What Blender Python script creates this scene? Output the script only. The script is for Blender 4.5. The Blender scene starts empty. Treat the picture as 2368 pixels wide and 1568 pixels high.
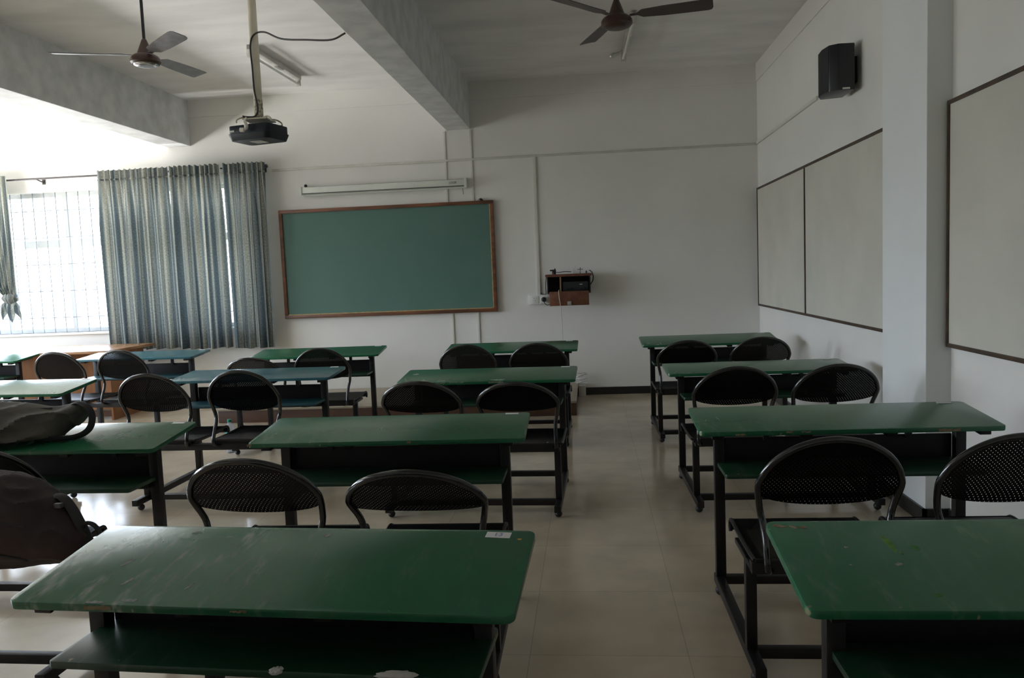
import bpy, bmesh, math, random
from mathutils import Vector, Matrix, Euler, noise
random.seed(7)
R = math.radians
scene = bpy.context.scene
col = scene.collection

# ---------------------------------------------------------------- camera
def make_camera():
    yaw, pit, rol = R(-5.72), R(-4.88), R(-2.32)
    fwd = Vector((math.sin(yaw)*math.cos(pit), math.cos(yaw)*math.cos(pit), math.sin(pit)))
    right = Vector((math.cos(yaw), -math.sin(yaw), 0))
    up = right.cross(fwd)
    r2 = right*math.cos(rol) + up*math.sin(rol)
    u2 = up*math.cos(rol) - right*math.sin(rol)
    m = Matrix((r2, u2, -fwd)).transposed().to_4x4()
    m.translation = Vector((0, 0, 1.47))
    cd = bpy.data.cameras.new('camera')
    cd.sensor_width = 36
    cd.lens = 36*1820/2368
    cd.clip_start = 0.05
    cam = bpy.data.objects.new('camera', cd)
    col.objects.link(cam)
    cam.matrix_world = m
    scene.camera = cam
make_camera()

# ---------------------------------------------------------------- sky, light, exposure
world = bpy.data.worlds.new('overcast_sky')
scene.world = world
world.use_nodes = True
nt = world.node_tree
bg = nt.nodes['Background']
tc = nt.nodes.new('ShaderNodeTexCoord')
sep = nt.nodes.new('ShaderNodeSeparateXYZ')
nt.links.new(tc.outputs['Generated'], sep.inputs[0])
zr = nt.nodes.new('ShaderNodeMapRange')
zr.inputs[1].default_value = -0.5; zr.inputs[2].default_value = 0.5
nt.links.new(sep.outputs['Z'], zr.inputs[0])
ramp = nt.nodes.new('ShaderNodeValToRGB')              # sunlit ground haze below, overcast sky above
el = ramp.color_ramp.elements
el[0].position = 0.0; el[0].color = (1.0, 0.985, 0.95, 1)
el[1].position = 1.0; el[1].color = (0.20, 0.245, 0.32, 1)
for p_, c_ in ((0.14, (1.0, 0.985, 0.95, 1)), (0.28, (0.17, 0.17, 0.165, 1)), (0.48, (0.17, 0.18, 0.185, 1)), (0.60, (0.345, 0.39, 0.45, 1))):
    e_ = el.new(p_); e_.color = c_
nt.links.new(zr.outputs[0], ramp.inputs[0])
nt.links.new(ramp.outputs[0], bg.inputs[0])
bg.inputs[1].default_value = 30.0

vs = scene.view_settings
vs.view_transform = 'Standard'
vs.look = 'None'
vs.gamma = 1.0
vs.use_curve_mapping = False
vs.exposure = 0.52
scene.cycles.max_bounces = 10
scene.cycles.diffuse_bounces = 6
scene.cycles.glossy_bounces = 4
scene.cycles.transparent_max_bounces = 16
scene.cycles.caustics_reflective = False
scene.cycles.caustics_refractive = False
scene.cycles.use_denoising = True
scene.cycles.sample_clamp_indirect = 6.0

def portal(name, loc, rot, sx, sy):
    l = bpy.data.lights.new(name, 'AREA')
    l.shape = 'RECTANGLE'; l.size = sx; l.size_y = sy
    l.cycles.is_portal = True
    o = bpy.data.objects.new(name, l)
    o.location = loc; o.rotation_euler = rot
    col.objects.link(o)

XR, XL, YF, YB, ZC = 1.925, -8.40, 9.18, -2.4, 3.655
WZ0, WZ1 = 0.94, 2.67
FW = (-8.15, -3.97)                                  # window opening in the front wall
LW = [(2.0, 5.0), (5.6, 8.8)]                        # window openings in the left wall
portal('window_daylight', ((FW[0]+FW[1])/2, YF+0.22, (WZ0+WZ1)/2), (R(-90), 0, 0), FW[1]-FW[0], WZ1-WZ0)
for a, b in LW:
    portal('window_daylight', (XL-0.22, (a+b)/2, (WZ0+WZ1)/2), (0, R(-90), 0), WZ1-WZ0, b-a)

# ---------------------------------------------------------------- materials
def lin(c):
    return tuple((v/12.92 if v <= 0.04045 else ((v+0.055)/1.055)**2.4) for v in c)
def mat(name, rgb, rough=0.5, metal=0.0, spec=0.5, var=0.0, scale=8.0, bump=0.0, bscale=60.0, rgb2=None, stretch=None, coat=0.0):
    m = bpy.data.materials.new(name); m.use_nodes = True
    n = m.node_tree; p = n.nodes['Principled BSDF']
    p.inputs['Base Color'].default_value = (*rgb, 1)
    p.inputs['Roughness'].default_value = rough
    p.inputs['Metallic'].default_value = metal
    p.inputs['Specular IOR Level'].default_value = spec
    p.inputs['Coat Weight'].default_value = coat
    t = n.nodes.new('ShaderNodeTexCoord')
    vec = t.outputs['Object']
    if stretch:
        mp = n.nodes.new('ShaderNodeMapping'); mp.inputs['Scale'].default_value = stretch
        n.links.new(vec, mp.inputs[0]); vec = mp.outputs[0]
    if var or rgb2:
        no = n.nodes.new('ShaderNodeTexNoise'); no.inputs['Scale'].default_value = scale
        no.inputs['Detail'].default_value = 6
        n.links.new(vec, no.inputs['Vector'])
        cr = n.nodes.new('ShaderNodeValToRGB')
        a = rgb; b = rgb2 or tuple(max(0, c*(1-var)) for c in rgb)
        cr.color_ramp.elements[0].color = (*b, 1); cr.color_ramp.elements[0].position = 0.35
        cr.color_ramp.elements[1].color = (*a, 1); cr.color_ramp.elements[1].position = 0.62
        n.links.new(no.outputs['Fac'], cr.inputs[0])
        n.links.new(cr.outputs[0], p.inputs['Base Color'])
    if bump:
        nb = n.nodes.new('ShaderNodeTexNoise'); nb.inputs['Scale'].default_value = bscale
        nb.inputs['Detail'].default_value = 4
        n.links.new(vec, nb.inputs['Vector'])
        bp = n.nodes.new('ShaderNodeBump'); bp.inputs['Strength'].default_value = bump
        bp.inputs['Distance'].default_value = 0.01
        n.links.new(nb.outputs['Fac'], bp.inputs['Height'])
        n.links.new(bp.outputs[0], p.inputs['Normal'])
    return m

M = {}
M['wall'] = mat('wall_paint', (0.755, 0.748, 0.712), 0.6, spec=0.25, var=0.05, scale=1.3, bump=0.12, bscale=14)
M['wall_cool'] = mat('column_paint', (0.76, 0.78, 0.77), 0.6, spec=0.25, var=0.04, scale=1.5, bump=0.1, bscale=14)
M['ceil'] = mat('ceiling_paint', (0.82, 0.81, 0.80), 0.8, spec=0.15, var=0.13, scale=3.2, bump=0.1, bscale=20, stretch=(0.35, 1, 1))
M['beam'] = mat('beam_paint', (0.72, 0.73, 0.735), 0.75, spec=0.2, var=0.18, scale=6, bump=0.15, bscale=25)
M['skirt'] = mat('skirting_black', (0.018, 0.018, 0.017), 0.35, var=0.3, scale=9)
M['trunk'] = mat('raceway_plastic', (0.66, 0.66, 0.60), 0.45, var=0.06)
M['trunk_dull'] = mat('painted_raceway', (0.60, 0.60, 0.54), 0.5, var=0.12, scale=5)
M['groove'] = mat('dusty_groove', (0.42, 0.41, 0.36), 0.8, var=0.2, scale=12)
M['black'] = mat('black_steel', (0.007, 0.006, 0.007), 0.40, spec=0.4, var=0.35, scale=20, rgb2=(0.011, 0.009, 0.009))
M['tube'] = mat('black_tube', (0.007, 0.007, 0.008), 0.13, spec=0.8)
M['panel'] = mat('dark_panel', (0.012, 0.008, 0.011), 0.5, spec=0.35, var=0.3, scale=7)
M['rubber'] = mat('black_rubber', (0.01, 0.01, 0.01), 0.5)
M['paper'] = mat('paper', (0.72, 0.72, 0.74), 0.7, var=0.08, scale=30)
M['ink'] = mat('blue_ink', (0.20, 0.24, 0.46), 0.7)
M['print'] = mat('black_print', (0.03, 0.03, 0.03), 0.6)
M['board_green'] = mat('board_green', (0.082, 0.170, 0.140), 0.5, spec=0.35, var=0.12, scale=2.0, rgb2=(0.092, 0.178, 0.150))
M['frame_wood'] = mat('frame_wood', (0.20, 0.075, 0.032), 0.4, rgb2=(0.10, 0.04, 0.02), scale=18, stretch=(0.15, 1, 1))
M['frame_dark'] = mat('dark_wood_strip', (0.075, 0.042, 0.022), 0.5, rgb2=(0.035, 0.022, 0.014), scale=14)
M['gold'] = mat('gilt_edge', (0.50, 0.36, 0.15), 0.45, var=0.3, scale=25)
M['pin'] = mat('softboard', (0.585, 0.57, 0.50), 0.85, spec=0.1, var=0.07, scale=2.5, bump=0.05, bscale=80)
M['screen'] = mat('screen_casing', (0.66, 0.69, 0.63), 0.45, var=0.06, scale=5)
M['screen_dirt'] = mat('dusty_casing', (0.42, 0.40, 0.30), 0.7, var=0.3, scale=20)
M['wood'] = mat('table_wood', (0.34, 0.15, 0.055), 0.42, rgb2=(0.24, 0.10, 0.04), scale=9, stretch=(1, 1, 0.25))
M['wood_top'] = mat('table_top_laminate', (0.42, 0.23, 0.11), 0.25, rgb2=(0.34, 0.18, 0.085), scale=9, stretch=(0.2, 1, 1))
M['wood_dark'] = mat('dais_wood', (0.115, 0.052, 0.030), 0.5, rgb2=(0.075, 0.036, 0.022), scale=7, stretch=(0.2, 1, 1))
M['dais_top'] = mat('dais_board', (0.36, 0.31, 0.235), 0.5, rgb2=(0.30, 0.255, 0.19), scale=4)
M['cab_wood'] = mat('cabinet_wood', (0.16, 0.060, 0.026), 0.45, rgb2=(0.10, 0.036, 0.018), scale=16)
M['cab_top'] = mat('dusty_shelf_top', (0.20, 0.17, 0.13), 0.75, var=0.2, scale=15)
M['cab_in'] = mat('cabinet_inside', (0.035, 0.022, 0.016), 0.7)
M['divider'] = mat('raw_plywood', (0.28, 0.18, 0.10), 0.6, var=0.3, scale=20)
M['device'] = mat('device_black', (0.010, 0.011, 0.014), 0.35)
M['device_blue'] = mat('device_blue_black', (0.005, 0.008, 0.014), 0.38, spec=0.35)
M['cable'] = mat('black_cable', (0.015, 0.014, 0.014), 0.5)
M['cable_white'] = mat('white_cable', (0.60, 0.58, 0.52), 0.5)
M['white_plastic'] = mat('white_plastic', (0.72, 0.72, 0.68), 0.4, var=0.05)
M['steel'] = mat('steel', (0.55, 0.55, 0.52), 0.35, metal=0.9)
M['pipe'] = mat('cream_pipe', (0.50, 0.47, 0.36), 0.5, rgb2=(0.40, 0.37, 0.28), scale=6)
M['rust'] = mat('flaked_pipe', (0.45, 0.42, 0.31), 0.6, rgb2=(0.10, 0.07, 0.04), scale=60)
M['fan_brown'] = mat('fan_brown', (0.060, 0.028, 0.020), 0.38, var=0.3, scale=20)
M['fan_blade'] = mat('fan_blade_brown', (0.075, 0.055, 0.048), 0.45, rgb2=(0.050, 0.034, 0.029), scale=9)
M['fan_grey'] = mat('fan_blade_dusty', (0.17, 0.165, 0.17), 0.35, rgb2=(0.11, 0.10, 0.105), scale=14)
M['chrome'] = mat('polished_rim', (0.62, 0.60, 0.62), 0.2, metal=1.0)
M['tube_glass'] = mat('unlit_tube', (0.78, 0.79, 0.76), 0.25)
M['batten'] = mat('batten_enamel', (0.60, 0.59, 0.55), 0.4, var=0.15, scale=12)
M['rod'] = mat('curtain_rod', (0.05, 0.045, 0.045), 0.4, metal=0.3)
M['winframe'] = mat('window_frame', (0.62, 0.64, 0.64), 0.5)
M['grille'] = mat('window_grille', (0.30, 0.34, 0.38), 0.5)
M['bag_grey'] = mat('bag_canvas_grey', (0.105, 0.098, 0.082), 0.85, rgb2=(0.050, 0.047, 0.042), scale=5, bump=0.5, bscale=28)
M['bag_brown'] = mat('bag_fabric_brown', (0.040, 0.021, 0.018), 0.8, rgb2=(0.014, 0.010, 0.012), scale=5, bump=0.5, bscale=22)
M['strap'] = mat('webbing', (0.022, 0.021, 0.024), 0.75)
M['buckle'] = mat('buckle_plastic', (0.08, 0.08, 0.085), 0.3)
M['cap_green'] = mat('bottle_cap_green', (0.02, 0.30, 0.20), 0.4)
M['label_teal'] = mat('bottle_label_teal', (0.03, 0.46, 0.46), 0.45)
M['seal_red'] = mat('plug_red', (0.30, 0.06, 0.04), 0.5)
M['ground'] = mat('ground_outside', (0.45, 0.46, 0.42), 0.9, var=0.2, scale=0.5)
M['concrete'] = mat('parapet_concrete', (0.58, 0.60, 0.58), 0.8, var=0.1, scale=1.5)
M['tissue'] = mat('tissue_paper', (0.62, 0.60, 0.58), 0.85, bump=0.5, bscale=90)

def painted_top(name, green, worn, chalk, edge=(0.34, 0.30, 0.18), gloss=0.2, bumpy=0.035):
    """Gloss-painted wood with scuffs, chalk smears towards the left end and chipped edges."""
    m = bpy.data.materials.new(name); m.use_nodes = True
    n = m.node_tree; L = n.links; p = n.nodes['Principled BSDF']
    t = n.nodes.new('ShaderNodeTexCoord')
    def noise(scale, detail=5, st=None, off=0.0):
        mp = n.nodes.new('ShaderNodeMapping')
        mp.inputs['Location'].default_value = (off, off*0.7, 0)
        mp.inputs['Scale'].default_value = st or (1, 1, 1)
        mp.inputs['Rotation'].default_value = (0, 0, 0.5 if st else 0)
        L.new(t.outputs['Object'], mp.inputs[0])
        q = n.nodes.new('ShaderNodeTexNoise'); q.inputs['Scale'].default_value = scale; q.inputs['Detail'].default_value = detail
        L.new(mp.outputs[0], q.inputs['Vector']); return q.outputs['Fac']
    def ramp(v, a, b, x=0.0, y=1.0):
        q = n.nodes.new('ShaderNodeMapRange'); q.inputs[1].default_value = a; q.inputs[2].default_value = b
        q.inputs[3].default_value = x; q.inputs[4].default_value = y
        L.new(v, q.inputs[0]); return q.outputs[0]
    def mul(a, b):
        q = n.nodes.new('ShaderNodeMath'); q.operation = 'MULTIPLY'; L.new(a, q.inputs[0]); L.new(b, q.inputs[1]); return q.outputs[0]
    def mix(f, a, b):
        q = n.nodes.new('ShaderNodeMix'); q.data_type = 'RGBA'; L.new(f, q.inputs[0])
        if isinstance(a, tuple): q.inputs[6].default_value = (*a, 1)
        else: L.new(a, q.inputs[6])
        q.inputs[7].default_value = (*b, 1); return q.outputs[2]
    sp = n.nodes.new('ShaderNodeSeparateXYZ'); L.new(t.outputs['Object'], sp.inputs[0])
    c = mix(ramp(noise(1.7, 2), 0.3, 0.7), green, worn)
    streak = mul(ramp(noise(5, 3, (4.0, 0.9, 1), 3.0), 0.52, 0.80), ramp(noise(30, 4, (2.5, 0.7, 1), 5.0), 0.40, 0.70))
    leftness = ramp(sp.outputs['X'], -0.62, 0.12, 1.0, 0.06)
    sc = mul(streak, leftness)
    c2 = n.nodes.new('ShaderNodeMath'); c2.operation = 'MULTIPLY'; L.new(sc, c2.inputs[0]); c2.inputs[1].default_value = chalk
    c = mix(c2.outputs[0], c, (0.36, 0.40, 0.37))
    speck = ramp(noise(34, 2, None, 8.0), 0.765, 0.79)
    c = mix(speck, c, (0.26, 0.32, 0.20))
    # chips along the near edge
    nearedge = ramp(sp.outputs['Y'], 0.030, 0.004)
    chip = mul(ramp(noise(17, 3, None, 1.0), 0.66, 0.70), nearedge)
    c = mix(chip, c, edge)
    L.new(c, p.inputs['Base Color'])
    ro = ramp(noise(3, 3), 0.3, 0.7, gloss, gloss+0.06)
    L.new(ro, p.inputs['Roughness'])
    p.inputs['Specular IOR Level'].default_value = 0.6
    bp = n.nodes.new('ShaderNodeBump'); bp.inputs['Strength'].default_value = bumpy; bp.inputs['Distance'].default_value = 0.006
    L.new(noise(20, 3), bp.inputs['Height']); L.new(bp.outputs[0], p.inputs['Normal'])
    return m
G0, G1 = (0.014, 0.128, 0.054), (0.017, 0.132, 0.062)
M['top_green'] = painted_top('green_gloss_paint', G0, G1, 0.25)
M['top_scuffed'] = painted_top('green_paint_scuffed', G0, (0.022, 0.125, 0.066), 1.7, bumpy=0.09)
M['top_blue'] = painted_top('blue_gloss_paint', (0.026, 0.120, 0.150), (0.030, 0.130, 0.165), 0.3)
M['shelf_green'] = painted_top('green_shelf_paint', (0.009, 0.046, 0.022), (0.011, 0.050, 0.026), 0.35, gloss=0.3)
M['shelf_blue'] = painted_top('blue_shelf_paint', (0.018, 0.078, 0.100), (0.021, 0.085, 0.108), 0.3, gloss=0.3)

def floor_mat():
    m = bpy.data.materials.new('vitrified_tile'); m.use_nodes = True
    n = m.node_tree; L = n.links; p = n.nodes['Principled BSDF']
    t = n.nodes.new('ShaderNodeTexCoord')
    mp = n.nodes.new('ShaderNodeMapping'); mp.inputs['Location'].default_value = (0.27, 0.1, 0)
    L.new(t.outputs['Object'], mp.inputs[0])
    b = n.nodes.new('ShaderNodeTexBrick'); b.offset = 0.0; b.squash = 1.0
    b.inputs['Scale'].default_value = 1.0; b.inputs['Brick Width'].default_value = 0.6; b.inputs['Row Height'].default_value = 0.6
    b.inputs['Mortar Size'].default_value = 0.0016; b.inputs['Mortar Smooth'].default_value = 0.3; b.inputs['Bias'].default_value = 0.0
    b.inputs['Color1'].default_value = (0.56, 0.47, 0.355, 1); b.inputs['Color2'].default_value = (0.59, 0.50, 0.38, 1)
    b.inputs['Mortar'].default_value = (0.40, 0.34, 0.26, 1)
    L.new(mp.outputs[0], b.inputs['Vector'])
    no = n.nodes.new('ShaderNodeTexNoise'); no.inputs['Scale'].default_value = 3; no.inputs['Detail'].default_value = 8
    L.new(t.outputs['Object'], no.inputs['Vector'])
    mr = n.nodes.new('ShaderNodeMapRange'); mr.inputs[1].default_value = 0.35; mr.inputs[2].default_value = 0.7
    mr.inputs[3].default_value = 0.86; mr.inputs[4].default_value = 1.06
    L.new(no.outputs['Fac'], mr.inputs[0])
    mx = n.nodes.new('ShaderNodeMix'); mx.data_type = 'RGBA'; mx.blend_type = 'MULTIPLY'; mx.inputs[0].default_value = 1
    L.new(b.outputs['Color'], mx.inputs[6]); L.new(mr.outputs[0], mx.inputs[7])
    L.new(mx.outputs[2], p.inputs['Base Color'])
    m2 = n.nodes.new('ShaderNodeMapRange'); m2.inputs[1].default_value = 0.3; m2.inputs[2].default_value = 0.7
    m2.inputs[3].default_value = 0.10; m2.inputs[4].default_value = 0.2
    L.new(no.outputs['Fac'], m2.inputs[0]); L.new(m2.outputs[0], p.inputs['Roughness'])
    p.inputs['Specular IOR Level'].default_value = 0.5
    return m
M['floor'] = floor_mat()

def mesh_sheet_mat():
    """Black perforated steel: rows of small round holes."""
    m = bpy.data.materials.new('perforated_steel'); m.use_nodes = True
    n = m.node_tree; L = n.links; p = n.nodes['Principled BSDF']
    p.inputs['Base Color'].default_value = (0.006, 0.0055, 0.006, 1); p.inputs['Roughness'].default_value = 0.42
    p.inputs['Specular IOR Level'].default_value = 0.4
    t = n.nodes.new('ShaderNodeTexCoord')
    mp = n.nodes.new('ShaderNodeMapping'); mp.inputs['Rotation'].default_value = (0, 0, R(45))
    L.new(t.outputs['UV'], mp.inputs[0])
    v = n.nodes.new('ShaderNodeTexVoronoi'); v.voronoi_dimensions = '2D'; v.inputs['Randomness'].default_value = 0.0
    v.inputs['Scale'].default_value = 98.0
    L.new(mp.outputs[0], v.inputs['Vector'])
    lt = n.nodes.new('ShaderNodeMath'); lt.operation = 'LESS_THAN'; lt.inputs[1].default_value = 0.115
    L.new(v.outputs['Distance'], lt.inputs[0])
    tr = n.nodes.new('ShaderNodeBsdfTransparent')
    mx = n.nodes.new('ShaderNodeMixShader')
    L.new(lt.outputs[0], mx.inputs[0]); L.new(p.outputs[0], mx.inputs[1]); L.new(tr.outputs[0], mx.inputs[2])
    L.new(mx.outputs[0], n.nodes['Material Output'].inputs[0])
    return m
M['perf'] = mesh_sheet_mat()

def curtain_mat():
    m = bpy.data.materials.new('curtain_fabric'); m.use_nodes = True
    n = m.node_tree; L = n.links; p = n.nodes['Principled BSDF']
    t = n.nodes.new('ShaderNodeTexCoord')
    # fold highlights and shade painted as stripes along UV x, fine fleck over all
    sp = n.nodes.new('ShaderNodeSeparateXYZ'); L.new(t.outputs['UV'], sp.inputs[0])
    no = n.nodes.new('ShaderNodeTexNoise'); no.noise_dimensions = '1D'; no.inputs['Scale'].default_value = 11; no.inputs['Detail'].default_value = 3
    L.new(sp.outputs['X'], no.inputs['W'])
    cr = n.nodes.new('ShaderNodeValToRGB')
    cr.color_ramp.elements[0].position = 0.42; cr.color_ramp.elements[0].color = (0.080, 0.105, 0.115, 1)
    cr.color_ramp.elements[1].position = 0.60; cr.color_ramp.elements[1].color = (0.285, 0.29, 0.245, 1)
    L.new(no.outputs['Fac'], cr.inputs[0])
    mp = n.nodes.new('ShaderNodeMapping'); mp.inputs['Scale'].default_value = (1, 0.45, 1)
    L.new(t.outputs['UV'], mp.inputs[0])
    fl = n.nodes.new('ShaderNodeTexNoise'); fl.inputs['Scale'].default_value = 120; fl.inputs['Detail'].default_value = 3
    L.new(mp.outputs[0], fl.inputs['Vector'])
    mr = n.nodes.new('ShaderNodeMapRange'); mr.inputs[1].default_value = 0.4; mr.inputs[2].default_value = 0.62
    mr.inputs[3].default_value = 0.65; mr.inputs[4].default_value = 1.15
    L.new(fl.outputs['Fac'], mr.inputs[0])
    mx = n.nodes.new('ShaderNodeMix'); mx.data_type = 'RGBA'; mx.blend_type = 'MULTIPLY'; mx.inputs[0].default_value = 1
    L.new(cr.outputs[0], mx.inputs[6]); L.new(mr.outputs[0], mx.inputs[7])
    L.new(mx.outputs[2], p.inputs['Base Color'])
    p.inputs['Roughness'].default_value = 0.7; p.inputs['Specular IOR Level'].default_value = 0.3
    tl = n.nodes.new('ShaderNodeBsdfTranslucent'); L.new(mx.outputs[2], tl.inputs[0])
    ms = n.nodes.new('ShaderNodeMixShader'); ms.inputs[0].default_value = 0.16
    L.new(p.outputs[0], ms.inputs[1]); L.new(tl.outputs[0], ms.inputs[2])
    L.new(ms.outputs[0], n.nodes['Material Output'].inputs[0])
    return m
M['curtain'] = curtain_mat()

def glass_mat(name, tint, refl):
    m = bpy.data.materials.new(name); m.use_nodes = True
    n = m.node_tree; L = n.links
    n.nodes.remove(n.nodes['Principled BSDF'])
    tr = n.nodes.new('ShaderNodeBsdfTransparent'); tr.inputs[0].default_value = (*tint, 1)
    gl = n.nodes.new('ShaderNodeBsdfGlossy'); gl.inputs['Roughness'].default_value = 0.03
    lw = n.nodes.new('ShaderNodeFresnel'); lw.inputs[0].default_value = refl
    ms = n.nodes.new('ShaderNodeMixShader')
    L.new(lw.outputs[0], ms.inputs[0]); L.new(tr.outputs[0], ms.inputs[1]); L.new(gl.outputs[0], ms.inputs[2])
    L.new(ms.outputs[0], n.nodes['Material Output'].inputs[0])
    return m
M['pane'] = glass_mat('window_glass', (0.97, 0.98, 0.98), 1.35)
M['bottle'] = glass_mat('bottle_plastic', (0.95, 0.97, 0.99), 1.3)
def milky(m, f, colr):
    n = m.node_tree; out = n.nodes['Material Output']; src = out.inputs[0].links[0].from_socket
    d_ = n.nodes.new('ShaderNodeBsdfDiffuse'); d_.inputs[0].default_value = (*colr, 1)
    t_ = n.nodes.new('ShaderNodeBsdfTranslucent'); t_.inputs[0].default_value = (*colr, 1)
    h = n.nodes.new('ShaderNodeMixShader'); h.inputs[0].default_value = 0.5
    n.links.new(d_.outputs[0], h.inputs[1]); n.links.new(t_.outputs[0], h.inputs[2])
    k = n.nodes.new('ShaderNodeMixShader'); k.inputs[0].default_value = f
    n.links.new(src, k.inputs[1]); n.links.new(h.outputs[0], k.inputs[2]); n.links.new(k.outputs[0], out.inputs[0])
milky(M['bottle'], 0.28, (0.80, 0.84, 0.95))

# ---------------------------------------------------------------- mesh helpers
def bx(bm, x0, x1, y0, y1, z0, z1, mx=None):
    vs_ = [bm.verts.new((x, y, z)) for z in (z0, z1) for y in (y0, y1) for x in (x0, x1)]
    if mx is not None:
        for v in vs_: v.co = mx @ v.co
    fs = [(0, 2, 3, 1), (4, 5, 7, 6), (0, 1, 5, 4), (2, 6, 7, 3), (0, 4, 6, 2), (1, 3, 7, 5)]
    for f in fs: bm.faces.new([vs_[i] for i in f])
    return vs_

def smooth_path(pts, sub=6):
    """Catmull-Rom through the points."""
    P = [Vector(p) for p in pts]
    out = []
    for i in range(len(P)-1):
        p0 = P[i-1] if i else P[0]*2-P[1]
        p1, p2 = P[i], P[i+1]
        p3 = P[i+2] if i+2 < len(P) else P[-1]*2-P[-2]
        for k in range(sub):
            t = k/sub
            out.append(0.5*((2*p1)+(p2-p0)*t+(2*p0-5*p1+4*p2-p3)*t*t+(3*p1-p0-3*p2+p3)*t**3))
    out.append(P[-1])
    return out

def tube(bm, pts, r, seg=10, closed=False, cap=True, flat=1.0):
    P = [Vector(p) for p in pts]
    n = len(P); rings = []
    prev = None
    for i, p in enumerate(P):
        if closed: d = P[(i+1) % n]-P[i-1]
        else: d = P[min(i+1, n-1)]-P[max(i-1, 0)]
        d.normalize()
        if prev is None:
            ref = Vector((0, 0, 1)) if abs(d.z) < 0.9 else Vector((1, 0, 0))
            u = d.cross(ref).normalized()
        else:
            u = prev-d*prev.dot(d)
            u = u.normalized() if u.length > 1e-6 else d.orthogonal().normalized()
        prev = u
        w = d.cross(u)
        rr = r[i] if isinstance(r, (list, tuple)) else r
        rings.append([bm.verts.new(p+(u*math.cos(a)+w*math.sin(a)*flat)*rr) for a in [2*math.pi*k/seg for k in range(seg)]])
    m = n if closed else n-1
    for i in range(m):
        a, b = rings[i], rings[(i+1) % n]
        for k in range(seg):
            bm.faces.new((a[k], a[(k+1) % seg], b[(k+1) % seg], b[k]))
    if cap and not closed:
        bm.faces.new(rings[0][::-1]); bm.faces.new(rings[-1])

def lathe(bm, prof, seg=24, center=(0, 0, 0), axis='Z'):
    """prof: (radius, height) from the bottom up."""
    c = Vector(center); rings = []
    for r, h in prof:
        ring = []
        for k in range(seg):
            a = 2*math.pi*k/seg
            v = Vector((r*math.cos(a), r*math.sin(a), h))
            if axis == 'Y': v = Vector((v.x, v.z, v.y))
            if axis == 'X': v = Vector((v.z, v.x, v.y))
            ring.append(bm.verts.new(c+v))
        rings.append(ring)
    for a, b in zip(rings, rings[1:]):
        for k in range(seg):
            bm.faces.new((a[k], a[(k+1) % seg], b[(k+1) % seg], b[k]))
    bm.faces.new(rings[0][::-1]); bm.faces.new(rings[-1])

def ball(bm, c, r, seg=12, sq=1.0):
    lathe(bm, [(max(1e-4, r*math.sin(math.pi*k/8)), -r*sq*math.cos(math.pi*k/8)) for k in range(9)], seg, c)

def slab(bm, pts, z0, z1, mx=None):
    """Extrude a plan outline (list of x,y) from z0 to z1."""
    lo = [bm.verts.new((x, y, z0)) for x, y in pts]; hi = [bm.verts.new((x, y, z1)) for x, y in pts]
    if mx is not None:
        for v in lo+hi: v.co = mx @ v.co
    n = len(pts)
    bm.faces.new(lo[::-1]); bm.faces.new(hi)
    for i in range(n): bm.faces.new((lo[i], lo[(i+1) % n], hi[(i+1) % n], hi[i]))

def rounded_rect(x0, x1, y0, y1, r, seg=5):
    out = []
    for cx, cy, a0 in ((x1-r, y0+r, -90), (x1-r, y1-r, 0), (x0+r, y1-r, 90), (x0+r, y0+r, 180)):
        for k in range(seg+1):
            a = R(a0+90*k/seg); out.append((cx+r*math.cos(a), cy+r*math.sin(a)))
    return out

def fin(bm, bevel=0.0, smooth=True):
    bmesh.ops.recalc_face_normals(bm, faces=bm.faces)
    if bevel:
        es = [e for e in bm.edges if e.is_manifold and e.calc_face_angle(0) > 0.6]
        bmesh.ops.bevel(bm, geom=es, offset=bevel, segments=2, affect='EDGES', profile=0.6, clamp_overlap=True)
    if smooth:
        for f in bm.faces: f.smooth = True
        for e in bm.edges:
            if e.is_manifold and e.calc_face_angle(0) > 0.7: e.smooth = False

def obj(name, bm, m, parent=None, loc=None, rot=None, bevel=0.0, smooth=True, uv=None):
    fin(bm, bevel, smooth)
    if uv:
        lay = bm.loops.layers.uv.new('UVMap')
        for f in bm.faces:
            for l in f.loops: l[lay].uv = uv(l.vert.co)
    me = bpy.data.meshes.new(name); bm.to_mesh(me); bm.free()
    me.materials.append(m)
    o = bpy.data.objects.new(name, me); col.objects.link(o)
    if loc: o.location = loc
    if rot: o.rotation_euler = rot
    if parent: o.parent = parent
    return o

def tag(o, label, cat, group=None, kind=None):
    o['label'] = label; o['category'] = cat
    if group: o['group'] = group
    if kind: o['kind'] = kind
    return o
def thing(name, label, cat, loc=(0, 0, 0), rz=0.0, group=None):
    o = bpy.data.objects.new(name, None); o.empty_display_size = 0.1
    col.objects.link(o); o.location = loc; o.rotation_euler = (0, 0, rz)
    return tag(o, label, cat, group)
def struct(name, bm, m, parent=None, bevel=0.0, label=None):
    o = obj(name, bm, m, parent, bevel=bevel, smooth=False)
    if not parent: o['kind'] = 'structure'
    if label: o['label'] = label
    return o
def B(): return bmesh.new()
def boxobj(name, m, dims, parent=None, loc=None, rot=None, bevel=0.0):
    bm = B(); bx(bm, *dims); return obj(name, bm, m, parent, loc, rot, bevel)
def copy_tree(o, parent=None):
    c = o.copy(); col.objects.link(c); c.parent = parent
    for ch in list(o.children): copy_tree(ch, c)
    return c
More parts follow.
